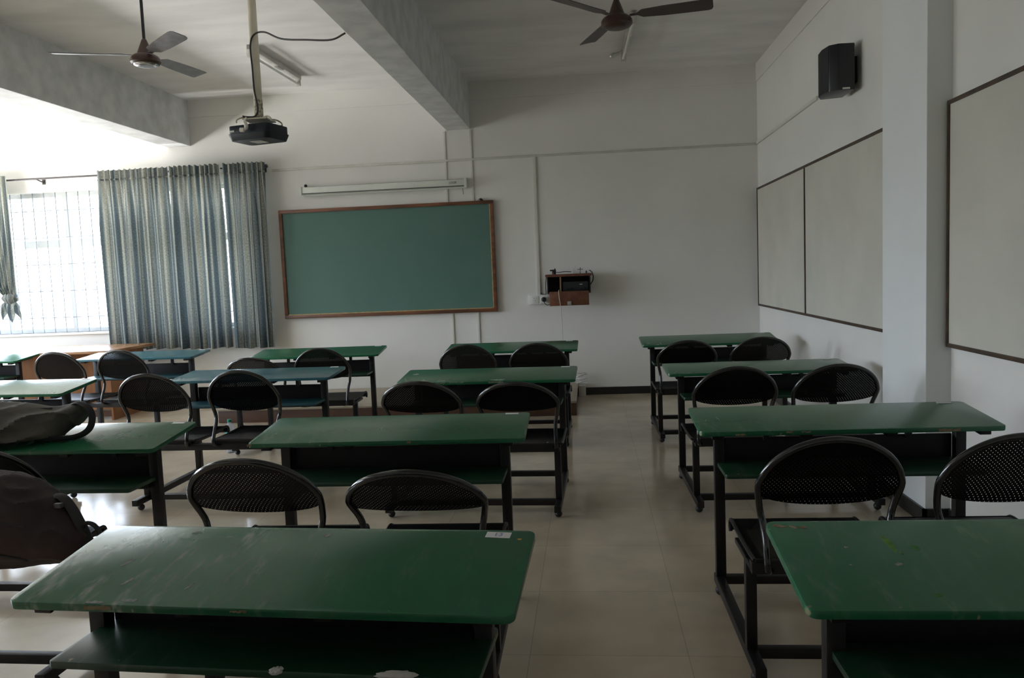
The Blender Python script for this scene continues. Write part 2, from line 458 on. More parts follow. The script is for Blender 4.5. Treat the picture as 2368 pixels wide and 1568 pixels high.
def text_mesh(name, s, size, m, parent, loc, rot, depth=0.0006, xs=1.0):
    cu = bpy.data.curves.new(name, 'FONT'); cu.body = s; cu.size = size; cu.extrude = depth
    cu.align_x = 'CENTER'; cu.align_y = 'CENTER'
    t = bpy.data.objects.new(name+'_curve', cu); col.objects.link(t)
    bpy.context.view_layer.update()
    me = bpy.data.meshes.new_from_object(t.evaluated_get(bpy.context.evaluated_depsgraph_get()))
    bpy.data.objects.remove(t); bpy.data.curves.remove(cu)
    me.materials.clear(); me.materials.append(m)
    o = bpy.data.objects.new(name, me); col.objects.link(o)
    o.parent = parent; o.location = loc; o.rotation_euler = rot; o.scale = (xs, 1, 1)
    return o

# ---------------------------------------------------------------- room shell
T = 0.22
bm = B(); bx(bm, XL-T, XR+T, YB-T, YF+T, -0.12, 0); struct('floor', bm, M['floor'])
bm = B(); bx(bm, XL-T, XR+T, YB-T, YF+T, ZC, ZC+0.15); struct('ceiling', bm, M['ceil'])
def wall_with_holes(bm, axis, c0, c1, a0, a1, holes):
    """Wall slab between c0 and c1 along the other axis, holes = list of (a,b) at window height."""
    def add(u0, u1, z0, z1):
        if axis == 'X': bx(bm, u0, u1, c0, c1, z0, z1)
        else: bx(bm, c0, c1, u0, u1, z0, z1)
    u = a0
    for h0, h1 in holes:
        add(u, h0, 0, ZC); add(h0, h1, 0, WZ0); add(h0, h1, WZ1, ZC); u = h1
    add(u, a1, 0, ZC)
bm = B(); wall_with_holes(bm, 'X', YF, YF+T, XL-T, XR+T, [FW]); struct('wall_front', bm, M['wall'])
bm = B(); wall_with_holes(bm, 'Y', XL-T, XL, YB, YF, LW); struct('wall_left', bm, M['wall'])
bm = B(); bx(bm, XR, XR+T, YB, YF, 0, ZC); struct('wall_right', bm, M['wall'])
bm = B(); bx(bm, XL-T, XR+T, YB-T, YB, 0, ZC); struct('wall_back', bm, M['wall'])
# edge beam along the top of the front and right walls, standing a little proud
bm = B(); bx(bm, XL, XR, YF-0.012, YF+0.02, 3.456, ZC+0.02); struct('trim_1', bm, M['wall'], bevel=0.003)
bm = B(); bx(bm, XR-0.012, XR+0.02, YB, YF-0.012, 3.462, ZC+0.02); struct('trim_2', bm, M['wall'], bevel=0.003)
# ceiling beams
bm = B(); bx(bm, -1.585, -1.305, YB, YF-0.002, 3.130, ZC+0.02)
tag(struct('ceiling_beam', bm, M['beam'], bevel=0.006), 'white painted concrete beam crossing the ceiling above the green board', 'beam', 'concrete ceiling beams', 'structure')
bm = B(); bx(bm, -4.975, -4.69, YB, YF-0.002, 3.122, ZC+0.02)
tag(struct('ceiling_beam', bm, M['beam'], bevel=0.006), 'white painted concrete beam above the curtained window, nearer the left', 'beam', 'concrete ceiling beams', 'structure')
# column on the right wall
bm = B(); bx(bm, 1.795, XR+0.02, 4.415, 5.045, 0, ZC)
tag(struct('column', bm, M['wall_cool'], bevel=0.004), 'white square column standing out from right wall between notice boards', 'column', None, 'structure')
# skirting
bm = B(); bx(bm, -0.165, XR, YF-0.014, YF+0.01, 0, 0.085); bx(bm, XL, -3.94, YF-0.014, YF+0.01, 0, 0.085); struct('baseboard_front', bm, M['skirt'], bevel=0.003)
bm = B()
bx(bm, XR-0.014, XR+0.01, 5.045, YF, 0, 0.085); bx(bm, XR-0.014, XR+0.01, YB, 4.415, 0, 0.085)
bx(bm, 1.781, 1.80, 4.401, 5.059, 0, 0.085); bx(bm, 1.781, XR, 4.401, 4.42, 0, 0.085); bx(bm, 1.781, XR, 5.04, 5.059, 0, 0.085)
struct('baseboard_right', bm, M['skirt'])
bm = B(); bx(bm, XL-0.01, XL+0.014, YB, YF, 0, 0.085); struct('baseboard_left', bm, M['skirt'])
bm = B(); bx(bm, XL, XR, YB-0.01, YB+0.014, 0, 0.085); struct('baseboard_back', bm, M['skirt'])

# ---------------------------------------------------------------- windows
def window(name, length, place, mull, grille_step=0.152):
    """Built along local X from 0 to length, room on the -Y side, then placed by a matrix."""
    root = bpy.data.objects.new(name, None); col.objects.link(root); root['kind'] = 'structure'
    root.matrix_world = place
    h = WZ1-WZ0
    bm = B()
    for (x0, x1, z0, z1) in ((0, length, 0, 0.05), (0, length, h-0.05, h), (0, 0.05, 0, h), (length-0.05, length, 0, h), (0, length, 1.06, 1.15)):
        bx(bm, x0, x1, 0.11, 0.17, z0, z1)
    for x in mull: bx(bm, x-0.028, x+0.028, 0.115, 0.165, 0.03, h-0.03)
    obj('window_frame', bm, M['winframe'], root, smooth=False)
    bm = B()
    n = int(length/grille_step)
    for k in range(1, n+1):
        x = k*length/(n+1); tube(bm, [(x, 0.05, 0.0), (x, 0.05, h)], 0.006, 6)
    for z in (0.19, 0.52, 0.85, 1.18, 1.51): tube(bm, [(0, 0.05, z), (length, 0.05, z)], 0.006, 6)
    obj('window_grille', bm, M['grille'], root)
    bm = B()
    xs = [0.05]+list(mull)+[length-0.05]
    for a, b in zip(xs, xs[1:]): bx(bm, a, b, 0.138, 0.142, 1.15, h-0.05)
    obj('window_pane', bm, M['pane'], root, smooth=False)
    bm = B(); bx(bm, -0.03, length+0.03, -0.03, 0.21, -0.03, 0.0); obj('window_sill', bm, M['wall'], root, bevel=0.004)
    return root
window('window_1', FW[1]-FW[0], Matrix.Translation((FW[0], YF, WZ0)), [0.86, 1.72, 2.58, 3.40])
for i, (a, b) in enumerate(LW):
    mw = Matrix.Translation((XL, a, WZ0)) @ Matrix.Rotation(R(90), 4, 'Z')
    window('window_%d' % (i+2), b-a, mw, [(b-a)/3, 2*(b-a)/3])

# ---------------------------------------------------------------- outdoors
bm = B(); bx(bm, -16, -2, 12.4, 12.6, -3.2, 0.80); bx(bm, -16, -2, 12.34, 12.66, 0.80, 0.86)
tag(obj('outside_parapet', bm, M['concrete'], smooth=False), 'pale concrete parapet outside below the window grille', 'parapet')
bm = B(); lathe(bm, [(0.09, 0), (0.08, 0.05), (0.06, 0.1), (0.055, 1.9), (0.08, 1.95)], 14)
tag(obj('outside_post', bm, M['concrete'], loc=(-9.55, 12.5, 0.86)), 'pale post standing on the parapet outside the window', 'post')

# ---------------------------------------------------------------- dual desks (desk and two seats on one frame)
W2, DP = 0.6095, 0.396
HINGE = (-0.66, 0.47)
def seat_parts(root, cx, dy=0.0):
    """One perforated seat with its hoop; returns the seat object (origin at its rear centre)."""
    w = 0.238
    prof = [(0.025, 0.006), (0.010, 0.000), (0.06, -0.004), (0.20, -0.006), (0.36, 0.0), (0.43, 0.004), (0.458, 0.0), (0.472, -0.014), (0.474, -0.034), (0.466, -0.048)]
    prof = prof[1:]
    bm = B(); nx = 6
    def strip(off):
        rows = []
        for (y, z) in prof:
            rows.append([bm.verts.new((-w+2*w*k/nx, y, z+off)) for k in range(nx+1)])
        return rows
    a = strip(0.0)
    for r0, r1 in zip(a, a[1:]):
        for k in range(nx): bm.faces.new((r0[k], r0[k+1], r1[k+1], r1[k]))
    bmesh.ops.solidify(bm, geom=bm.faces[:], thickness=0.003)
    seat = obj('seat', bm, M['perf'], root, (cx, -0.615+dy, 0.452), uv=lambda c: (c.x, c.y))
    # rolled rim round the sheet
    bm = B()
    for s in (-1, 1):
        tube(bm, smooth_path([(s*w, y, z-0.004) for y, z in prof], 2), 0.008, 8)
    tube(bm, [(-w, 0.010, -0.004), (w, 0.010, -0.004)], 0.008, 8)
    bx(bm, -w+0.02, w-0.02, 0.02, 0.05, -0.03, -0.008)
    bx(bm, -w+0.01, -w+0.035, 0.02, 0.42, -0.028, -0.008); bx(bm, w-0.035, w-0.01, 0.02, 0.42, -0.028, -0.008)
    obj('seat_rim', bm, M['black'], seat)
    return seat
def hoop_point(t, k=1.0, bulge=0.0):
    return Vector((0.232*k*math.cos(t), -0.012-0.128*k*math.sin(t)-bulge, 0.232+0.172*k*math.sin(t)))
def make_hoop():
    pts = [(0.150, 0.10, -0.040), (0.190, 0.055, -0.045), (0.206, 0.010, -0.030), (0.206, 0.014, 0.04), (0.208, 0.035, 0.11), (0.218, 0.034, 0.165)]
    arc = [hoop_point(t) for t in [R(4)+(math.pi-R(8))*k/16 for k in range(17)]]
    full = [Vector(p) for p in pts]+arc+[Vector((-p[0], p[1], p[2])) for p in pts[::-1]]
    bm = B(); tube(bm, smooth_path(full, 3), 0.0118, 10)
    return bm
def make_back():
    bm = B(); nu, nv = 22, 8
    rows = []
    for i in range(nu+1):
        t = math.pi*(0.02+0.96*i/nu)
        up = hoop_point(t, 0.985)
        lo = Vector((0.226*math.cos(t), -0.012+0.075*0.055/0.06*math.sin(t), 0.228-0.052*math.sin(t)))
        row = []
        for j in range(nv+1):
            f = j/nv
            p = lo.lerp(up, f); b = 0.02*math.sin(t)*math.sin(math.pi*f)
            row.append(bm.verts.new((p.x, p.y-b, p.z)))
        rows.append(row)
    for a, b in zip(rows, rows[1:]):
        for j in range(nv): bm.faces.new((a[j], a[j+1], b[j+1], b[j]))
    bmesh.ops.solidify(bm, geom=bm.faces[:], thickness=0.002)
    return bm

def tabletop_bm():
    bm = B()
    slab(bm, rounded_rect(-W2, W2, 0, DP, 0.024), -0.021, 0.0)
    return bm
TILT0 = 6.0
def make_desk():
    root = thing('dual_desk', '', 'desk', (0, 0, 0), 0, 'two-seat school desks')
    top = obj('tabletop', tabletop_bm(), M['top_green'], root, (0, 0, 0.763), (R(TILT0), 0, 0), bevel=0.004)
    lb = B(); bx(lb, -0.031, 0.031, -0.012, 0.012, 0, 0.0008)
    lab = obj('paper_label', lb, M['paper'], top, (0.525, DP-0.022, 0.0002), smooth=False)
    boxobj('modesty_panel', M['panel'], (-0.485, 0.485, 0.208, 0.222, 0.575, 0.700), root, bevel=0.002)
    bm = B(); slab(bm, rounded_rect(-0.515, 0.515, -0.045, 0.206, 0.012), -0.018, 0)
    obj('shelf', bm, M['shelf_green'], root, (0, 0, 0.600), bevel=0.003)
    for s in (-1, 1):
        bm = B(); bx(bm, s*0.505-0.0215, s*0.505+0.0215, 0.165, 0.207, 0.08, 0.752)
        obj('leg', bm, M['black'], root, bevel=0.004)
    for s in (-1, 1):
        bm = B(); bx(bm, s*0.512-0.02, s*0.512+0.02, -0.655, 0.215, 0.046, 0.086)
        rn = obj('runner', bm, M['black'], root, bevel=0.004)
        for y in (-0.585, 0.165):
            bm = B(); ball(bm, (s*0.512, y, 0.023), 0.0225); obj('ball_foot', bm, M['rubber'], rn)
    for y in (0.185, -0.49):
        boxobj('crossbar', M['black'], (-0.495, 0.495, y-0.019, y+0.019, 0.048, 0.084), root, bevel=0.003)
    for s in (-1, 1):
        bm = B(); bx(bm, s*0.512-0.019, s*0.512+0.019, -0.512, -0.474, 0.08, 0.425)
        bx(bm, s*0.512-0.018, s*0.512+0.018, -0.60, -0.30, 0.405, 0.425)
        obj('seat_post', bm, M['black'], root, bevel=0.003)
    boxobj('seat_beam', M['black'], (-0.53, 0.53, -0.612, -0.57, 0.402, 0.443), root, bevel=0.003)
    boxobj('shelf_rail', M['black'], (-0.49, 0.49, 0.13, 0.16, 0.550, 0.582), root, bevel=0.003)
    ca, sa = math.cos(R(TILT0)), math.sin(R(TILT0))
    for x in (-0.535, -0.17, 0.17, 0.535):
        bm = B(); bx(bm, x-0.022, x+0.022, 0.02, 0.34, -0.041, -0.0215)
        obj('top_bracket', bm, M['black'], top, bevel=0.002)
    bm = B()
    for x in (-0.30, 0.30): bx(bm, x-0.012, x+0.012, 0.185, 0.205, 0.69, 0.757)
    obj('panel_stay', bm, M['black'], root)
    for cx in (-0.285, 0.29):
        seat = seat_parts(root, cx)
        hl = (0, HINGE[0]+0.615, HINGE[1]-0.452)
        obj('back_hoop', make_hoop(), M['tube'], seat, hl)
        obj('backrest', make_back(), M['perf'], seat, hl, uv=lambda c: (c.x, math.hypot(c.y, c.z)*(1 if c.z > 0 else -1)))
    return root
proto = make_desk()
alt_tops = {}
def child(o, stem, n=0): return [c for c in o.children if c.name.split('.')[0] == stem][n]
# name: x, y, yaw, dz, tilt, top, (left lean, left x), (right lean, right x), label
DESKS = [
 ('A', -0.789, 1.640, -3.41, -0.022, 8.10, 'scuffed', (0, -0.285), (0, 0.29), 'scuffed green two-seat desk nearest the camera, with the white paper label reading 13'),
 ('B', -0.901, 3.266, 0.46, 0.004, 5.87, 'green', (-1.5, -0.285), (9, 0.295), 'green two-seat desk right beyond the nearest scuffed one, its right hoop leaning back'),
 ('C', -0.718, 5.190, -1.64, -0.017, 5.99, 'green', (4.5, -0.26), (8.5, 0.31), 'green two-seat desk with chipped near edge, third away on the left of the aisle'),
 ('D', -0.730, 7.054, -0.83, -0.007, 6.66, 'green', (-6, -0.275), (-4, 0.31), 'farthest green two-seat desk left of the aisle, right below the green board and wall cabinet'),
 ('R1', 1.028, 1.582, 0.18, 0.003, 8.41, 'green', (0, -0.285), (0, 0.29), 'green two-seat desk cut off by the lower right corner, with lime paint marks'),
 ('R2', 1.052, 3.300, 0.30, 0.008, 5.16, 'green', (-10, -0.28), (-10, 0.30), 'green two-seat desk beside the column, with two large black hoops in front'),
 ('R3', 1.113, 5.251, 0.94, -0.009, 3.38, 'green', (-4, -0.31), (-3, 0.25), 'green two-seat desk along the right wall, behind the farthest one there'),
 ('R4', 1.071, 7.155, 0.84, -0.004, 7.26, 'green', (4, -0.31), (1.5, 0.275), 'farthest green two-seat desk right of the aisle, under the far notice board'),
 ('L2', -2.523, 3.215, -1.03, 0.002, 6.64, 'scuffed', (0, -0.285), (0, 0.30), 'scuffed green two-seat desk at left with a grey bag lying on its top'),
 ('L3', -2.466, 5.396, -0.64, 0.014, 4.47, 'blue', (-11, -0.33), (-15, 0.265), 'blue-topped two-seat desk in front of the water bottle, left of the middle'),
 ('L4', -2.549, 6.988, 1.63, 0.007, 6.37, 'green', (8, -0.25), (-15, 0.285), 'green two-seat desk under the curtain edge, behind a blue-topped desk'),
 ('F3', -4.444, 7.220, -0.83, 0.017, 4.65, 'blue', (-14, -0.30), (-14, 0.305), 'blue-topped two-seat desk right in front of the wooden teacher table'),
 ('F2', -4.199, 5.000, -3.37, 0.007, 7.31, 'scuffed', (0, -0.285), (0, 0.29), 'glaring two-seat desk at the left edge, just beyond the grey bag'),
 ('FF4', -6.50, 7.50, 0.0, 0.0, 6.0, 'green', (-5, -0.285), (-5, 0.29), 'two-seat desk at the far left under the bright window, mostly outside the picture'),
]
desk = {}
for i, (nm, x, y, yaw, dz, tilt, kind, hl, hr, label) in enumerate(DESKS):
    o = proto if i == 0 else copy_tree(proto)
    desk[nm] = o
for (nm, x, y, yaw, dz, tilt, kind, hl, hr, label) in DESKS:
    o = desk[nm]
    o.location = (x, y, 0); o.rotation_euler = (0, 0, R(yaw)); o['label'] = label
    top = child(o, 'tabletop')
    top.location.z = 0.763+dz; top.rotation_euler.x = R(tilt)
    if kind != 'green':
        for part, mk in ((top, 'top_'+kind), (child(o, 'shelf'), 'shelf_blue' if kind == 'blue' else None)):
            if not mk: continue
            key = (part.name.split('.')[0], mk)
            if key not in alt_tops:
                alt_tops[key] = part.data.copy(); alt_tops[key].materials[0] = M[mk]
            part.data = alt_tops[key]
    seats = sorted([c for c in o.children if c.name.split('.')[0] == 'seat'], key=lambda s: s.location.x)
    for s, (lean, sx) in zip(seats, (hl, hr)):
        s.location.x = sx
        if nm == 'L2': s.location.y += 0.25; s.scale.y = 0.6; s.location.x -= 0.12
        if nm in ('F3', 'L3'): s.location.z += 0.02
        for c in s.children:
            if c.name.split('.')[0] in ('back_hoop', 'backrest'): c.rotation_euler.x = R(lean)
for c in desk['L2'].children:                             # this one has its seats set closer to the desk
    if c.name.split('.')[0] in ('seat_post', 'seat_beam'): c.location.y = 0.22
child(desk['A'], 'shelf').location = (0.015, 0.030, 0.606)
child(desk['A'], 'modesty_panel').scale.z = 1.216; child(desk['A'], 'modesty_panel').location.z = -0.099
# flat marks on the painted tops: dabs of paint, chalk and bare chips
def marks(nm, name, m, blobs):
    top = child(desk[nm], 'tabletop')
    for i, (x, y, rx, ry, ang) in enumerate(blobs):
        rnd = random.Random(i*7+len(nm)); pts = []; bm = B()
        for k in range(14):
            a_ = 2*math.pi*k/14; q = 1+rnd.uniform(-0.25, 0.25)
            px, py = rx*q*math.cos(a_), ry*q*math.sin(a_)
            pts.append((x+px*math.cos(ang)-py*math.sin(ang), y+px*math.sin(ang)+py*math.cos(ang)))
        slab(bm, pts, 0.0, 0.0006)
        obj(name, bm, m, top, smooth=False)
def edge_chips(nm, m, chips):
    top = child(desk[nm], 'tabletop')
    for i, (x, w, z0, z1) in enumerate(chips):
        rnd = random.Random(i*5+3); n = 8; bm = B()
        lo = [(x-w+2*w*k/n, z0+rnd.uniform(0, 0.004)) for k in range(n+1)]; hi = [(x-w+2*w*k/n, z1-rnd.uniform(0, 0.005)) for k in range(n+1)]
        pts = lo+hi[::-1]
        f_ = [bm.verts.new((px, -0.0009, pz)) for px, pz in pts]; b_ = [bm.verts.new((px, 0.001, pz)) for px, pz in pts]
        bm.faces.new(f_); bm.faces.new(b_[::-1])
        for k in range(len(pts)): bm.faces.new((f_[k], f_[(k+1) % len(pts)], b_[(k+1) % len(pts)], b_[k]))
        obj('edge_chip', bm, m, top, smooth=False)
lime = mat('lime_paint', (0.10, 0.28, 0.03), 0.6, var=0.4, scale=60)
chalkm = mat('chalk_dab', (0.30, 0.33, 0.30), 0.9, var=0.4, scale=80)
chipm = mat('bare_chip', (0.20, 0.14, 0.075), 0.8, rgb2=(0.30, 0.26, 0.16), scale=50)
greenm = mat('green_dab', (0.04, 0.19, 0.035), 0.6, var=0.4, scale=60)
marks('R1', 'lime_mark', lime, [(-0.353, 0.274, 0.007, 0.041, 0.06), (-0.342, 0.230, 0.004, 0.006, 0)])
marks('R1', 'green_mark', greenm, [(-0.303, 0.255, 0.009, 0.012, 0.3), (-0.336, 0.057, 0.010, 0.008, 0.3)])
marks('R1', 'chalk_mark', chalkm, [(-0.455, 0.259, 0.004, 0.004, 0), (-0.366, 0.182, 0.009, 0.006, 0.4), (-0.470, 0.18, 0.003, 0.002, 0)])
marks('R1', 'bare_mark', chipm, [(-0.580, 0.368, 0.016, 0.008, -0.3), (-0.548, 0.362, 0.012, 0.005, -0.6), (-0.525, 0.360, 0.010, 0.007, 0)])
marks('A', 'chalk_mark', chalkm, [(0.055, 0.352, 0.010, 0.008, 0.3), (-0.188, 0.086, 0.003, 0.016, -0.25), (-0.379, 0.008, 0.022, 0.006, 0), (-0.325, 0.357, 0.012, 0.006, 0.2), (-0.30, 0.02, 0.02, 0.006, 0.1), (-0.42, 0.19, 0.006, 0.02, -0.3), (-0.36, 0.10, 0.005, 0.018, -0.4)])
marks('A', 'yellow_mark', mat('yellow_dab', (0.42, 0.28, 0.05), 0.7), [(0.573, 0.345, 0.006, 0.004, 0)])
edge_chips('A', chipm, [(-0.37, 0.035, -0.016, -0.001), (-0.02, 0.02, -0.012, -0.004)])
edge_chips('R2', chipm, [(-0.445, 0.020, -0.019, -0.008), (-0.247, 0.012, -0.012, -0.001), (-0.180, 0.018, -0.012, -0.003), (0.385, 0.042, -0.019, -0.003)])
marks('R2', 'bare_mark', chipm, [(-0.575, 0.384, 0.020, 0.004, 0)])
edge_chips('C', mat('pale_chip', (0.26, 0.29, 0.20), 0.8, var=0.4, scale=50), [(0.079, 0.05, -0.014, -0.001), (-0.30, 0.03, -0.010, -0.001), (-0.19, 0.05, -0.008, -0.001)])
marks('C', 'chalk_mark', chalkm, [(0.09, 0.03, 0.05, 0.018, 0.0), (-0.53, 0.248, 0.02, 0.025, 0.2), (-0.301, 0.04, 0.03, 0.008, 0), (-0.43, 0.05, 0.03, 0.008, 0)])
edge_chips('B', chipm, [(0.111, 0.008, -0.014, -0.001), (-0.60, 0.010, -0.015, -0.001)])
# the nearest desk: its label is larger and carries a number
lab = child(child(desk['A'], 'tabletop'), 'paper_label')
lab.location.x = 0.515; lab.location.y = DP-0.030; lab.rotation_euler.z = R(-3); lab.scale = (1.05, 1.25, 1)
lab['label'] = 'white paper label with 13 written in blue'

# 13 in blue ink becomes part of the nearest desk (thing > tabletop > writing)
text_mesh('written_number', '13', 0.026, M['ink'], child(desk['A'], 'tabletop'), (0.515, DP-0.030, 0.0014), (0, 0, R(-3)), 0.0002, 1.0)

# ---------------------------------------------------------------- teacher's end of the room
t = thing('teacher_table', 'brown wooden teacher table with solid sides, glaring white under the window', 'table', (-5.86, 8.47, 0))
bm = B(); bx(bm, -0.70, 0.66, -0.46, 0.47, 0.765, 0.795); obj('tabletop', bm, M['wood_top'], t, bevel=0.004)
bm = B(); bx(bm, -0.56, 0.50, -0.235, -0.215, 0.12, 0.766); obj('front_panel', bm, M['wood'], t)
for s, x in ((-1, -0.56), (1, 0.53)):
    bm = B(); bx(bm, x-0.022, x, -0.25, 0.44, 0.0, 0.766); obj('side_panel', bm, M['wood'], t)
bm = B(); bx(bm, -0.56, 0.50, -0.20, -0.18, 0.03, 0.10); obj('foot_rail', bm, M['wood_dark'], t)

t = thing('dais', 'low brown wooden platform on the floor below the green board', 'platform', (-2.05, 8.52, 0))
bm = B(); bx(bm, -1.885, 1.885, -0.65, 0.64, 0.0, 0.128); obj('riser', bm, M['wood_dark'], t, bevel=0.003)
bm = B(); bx(bm, -1.89, 1.89, -0.66, 0.645, 0.128, 0.148); obj('platform_top', bm, M['dais_top'], t, bevel=0.003)

t = thing('chalkboard', 'large empty green writing board in a brown wooden frame', 'board', (-2.355, YF-0.0135, 1.66))
bm = B(); bx(bm, -1.255, 1.255, -0.022, -0.004, -0.625, 0.625); obj('writing_surface', bm, M['board_green'], t)
bm = B()
for (x0, x1, z0, z1) in ((-1.285, 1.285, 0.605, 0.645), (-1.285, 1.285, -0.645, -0.605), (-1.285, -1.245, -0.605, 0.605), (1.245, 1.285, -0.605, 0.605)):
    bx(bm, x0, x1, -0.04, -0.002, z0, z1)
obj('frame', bm, M['frame_wood'], t, bevel=0.004)
bm = B(); bx(bm, -1.245, 1.245, -0.03, -0.022, -0.605, -0.595); bx(bm, 1.235, 1.245, -0.03, -0.022, -0.605, 0.605)
obj('frame_lip', bm, M['gold'], t)
bm = B(); lathe(bm, [(0.026, 0), (0.028, 0.012), (0.016, 0.024), (0.006, 0.028)], 14)
tag(obj('hook_knob', bm, M['device'], loc=(-1.215, YF-0.034, 2.305)), 'small black knob on the top right of the green board frame', 'knob')

t = thing('projection_screen', 'long white rolled projection screen case fixed above the green board', 'projector screen', (-2.345, YF-0.0135, 2.515))
bm = B(); bx(bm, -0.975, 0.955, -0.085, -0.012, -0.040, 0.040); obj('casing', bm, M['screen'], t, bevel=0.010)
bm = B(); bx(bm, -0.97, 0.95, -0.0865, -0.083, -0.0385, -0.031); obj('slot', bm, M['print'], t)
bm = B(); bx(bm, -0.93, 0.94, -0.078, -0.020, 0.0395, 0.0425); obj('dust_line', bm, M['screen_dirt'], t)
for x0, x1, g in ((-0.998, -0.975, 0.002), (0.955, 0.985, 0.012)):
    bm = B(); bx(bm, x0, x1, -0.092, -0.002, -0.045-g, 0.045+g); obj('end_cap', bm, M['screen'], t, bevel=0.004)
bm = B(); tube(bm, [(-0.965, -0.05, -0.052), (0.950, -0.05, -0.052)], 0.010, 8); obj('weight_bar', bm, M['screen'], t)
text_mesh('logo', 'LOGIK', 0.036, M['print'], t, (0.825, -0.0862, 0.004), (R(90), 0, 0), 0.0006, 0.85)
bm = B(); tube(bm, [(0.93, -0.05, -0.045), (0.935, -0.05, -0.13)], 0.003, 6); obj('pull_cord', bm, M['cable'], t)
bm = B(); ball(bm, (0, 0, 0.018), 0.02); tag(obj('screen_knob', bm, M['device'], loc=(-3.285, YF-0.05, 2.557)), 'small black knob on the left end of the projection screen case', 'knob')

# cable trunking
bm = B(); bx(bm, -3.70, XR-0.001, YF-0.016, YF+0.002, 2.772, 2.797)
tag(obj('horizontal_trunking', bm, M['trunk_dull'], bevel=0.003), 'thin off-white cable trunking running level along the front wall', 'trunking')
bm = B(); bx(bm, XR-0.018, XR+0.001, 6.83, YF-0.017, 2.776, 2.808)
tag(obj('horizontal_trunking', bm, M['trunk'], bevel=0.003), 'thin off-white cable trunking running along the right wall to the loudspeaker', 'trunking')
for x, a in ((-1.612, 'left'), (-1.306, 'right')):
    bm = B(); bx(bm, x-0.012, x+0.012, YF-0.013, YF+0.002, 0.16, 3.12)
    tag(obj('vertical_trunking', bm, M['trunk'], bevel=0.002), 'narrow vertical cable trunking behind the green board, %s one of the pair' % a, 'trunking', 'vertical cable trunking pair')
bm = B(); bx(bm, -0.602, -0.562, YF-0.02, YF+0.002, 1.188, 2.775)
tag(obj('vertical_trunking', bm, M['trunk'], bevel=0.003), 'white vertical cable trunking dropping to the socket panel left of the cabinet', 'trunking')

# socket panel with plug
t = thing('socket_panel', 'white wall socket panel with two outlets left of the wall cabinet', 'socket', (-0.575, YF, 1.135))
bm = B(); bx(bm, -0.125, 0.130, -0.045, -0.001, -0.055, 0.055); obj('back_box', bm, M['white_plastic'], t, bevel=0.004)
for x in (-0.055, 0.055):
    bm = B(); bx(bm, x-0.045, x+0.045, -0.050, -0.044, -0.043, 0.043); f = obj('faceplate', bm, M['white_plastic'], t, bevel=0.003)
    bm = B()
    for dx, dz, r in ((0, 0.018, 0.0045), (-0.012, -0.008, 0.0035), (0.012, -0.008, 0.0035)): lathe(bm, [(r, -0.0512), (r, -0.0495)], 10, (x+dx-0.01, 0, dz), 'Y')
    obj('outlet_holes', bm, M['print'], f)
t = thing('power_plug', 'black power plug pushed into the white wall socket panel', 'plug', (-0.525, YF-0.0505, 1.135))
bm = B(); lathe(bm, [(0.026, 0), (0.030, 0.008), (0.026, 0.03), (0.014, 0.04)], 16, (0, 0, 0), 'Y')
for v in bm.verts: v.co.y = -v.co.y
obj('plug_body', bm, M['device'], t)
bm = B(); tube(bm, smooth_path([(0, -0.03, -0.02), (0.012, -0.03, -0.045), (0.04, -0.022, -0.066), (0.07, -0.012, -0.055), (0.092, -0.006, -0.03), (0.098, 0.0, 0.02)], 5), 0.004, 8); obj('cord', bm, M['cable'], t)
bm = B(); tube(bm, smooth_path([(-0.565, YF-0.012, 1.215), (-0.53, YF-0.03, 1.192), (-0.497, YF-0.05, 1.20), (-0.495, YF-0.1, 1.27), (-0.492, YF-0.12, 1.33), (-0.488, YF-0.1, 1.37), (-0.484, YF-0.05, 1.40)], 5), 0.0045, 8)
tag(obj('cabinet_cable', bm, M['cable'], smooth=True), 'black cable hanging beside the wall cabinet above the socket panel', 'cable')

# wall cabinet with amplifier
CX, CY = -0.225, YF
t = thing('wall_cabinet', 'small brown wall cabinet with open shelf and lowered flap door', 'cabinet', (CX, CY, 1.22))
bm = B(); bx(bm, -0.262, 0.262, -0.275, -0.001, 0.178, 0.200); obj('top_panel', bm, M['cab_top'], t, bevel=0.002)
bm = B(); bx(bm, -0.262, 0.262, -0.282, -0.275, 0.172, 0.200); obj('top_edge', bm, M['cab_wood'], t)
for x in (-0.245, 0.232):
    bm = B(); bx(bm, x, x+0.013, -0.268, -0.001, -0.02, 0.178); obj('side_panel', bm, M['device'], t)
bm = B(); bx(bm, -0.232, 0.232, -0.268, -0.001, -0.02, -0.005); obj('bottom_panel', bm, M['cab_wood'], t)
bm = B(); bx(bm, -0.232, 0.232, -0.012, -0.001, -0.005, 0.178); obj('back_panel', bm, M['cab_in'], t)
bm = B(); bx(bm, -0.102, -0.086, -0.262, -0.012, -0.005, 0.178); obj('divider', bm, M['divider'], t)
d = bm = B(); bx(bm, -0.222, 0.222, -0.285, -0.270, -0.155, 0.006); d = obj('flap_door', bm, M['cab_wood'], t, bevel=0.002)
bm = B(); bx(bm, -0.022, 0.022, -0.293, -0.284, -0.150, -0.108); bx(bm, -0.008, 0.010, -0.300, -0.292, -0.148, -0.118); obj('latch', bm, M['steel'], d, bevel=0.001)
t = thing('amplifier', 'black amplifier sitting on the open shelf of the wall cabinet', 'amplifier', (CX+0.075, CY-0.14, 1.215))
bm = B(); bx(bm, -0.145, 0.145, -0.095, 0.11, 0.003, 0.115); obj('body', bm, M['device'], t, bevel=0.003)
bm = B(); bx(bm, 0.045, 0.078, -0.0965, -0.0945, 0.080, 0.087); obj('badge', bm, M['white_plastic'], t)
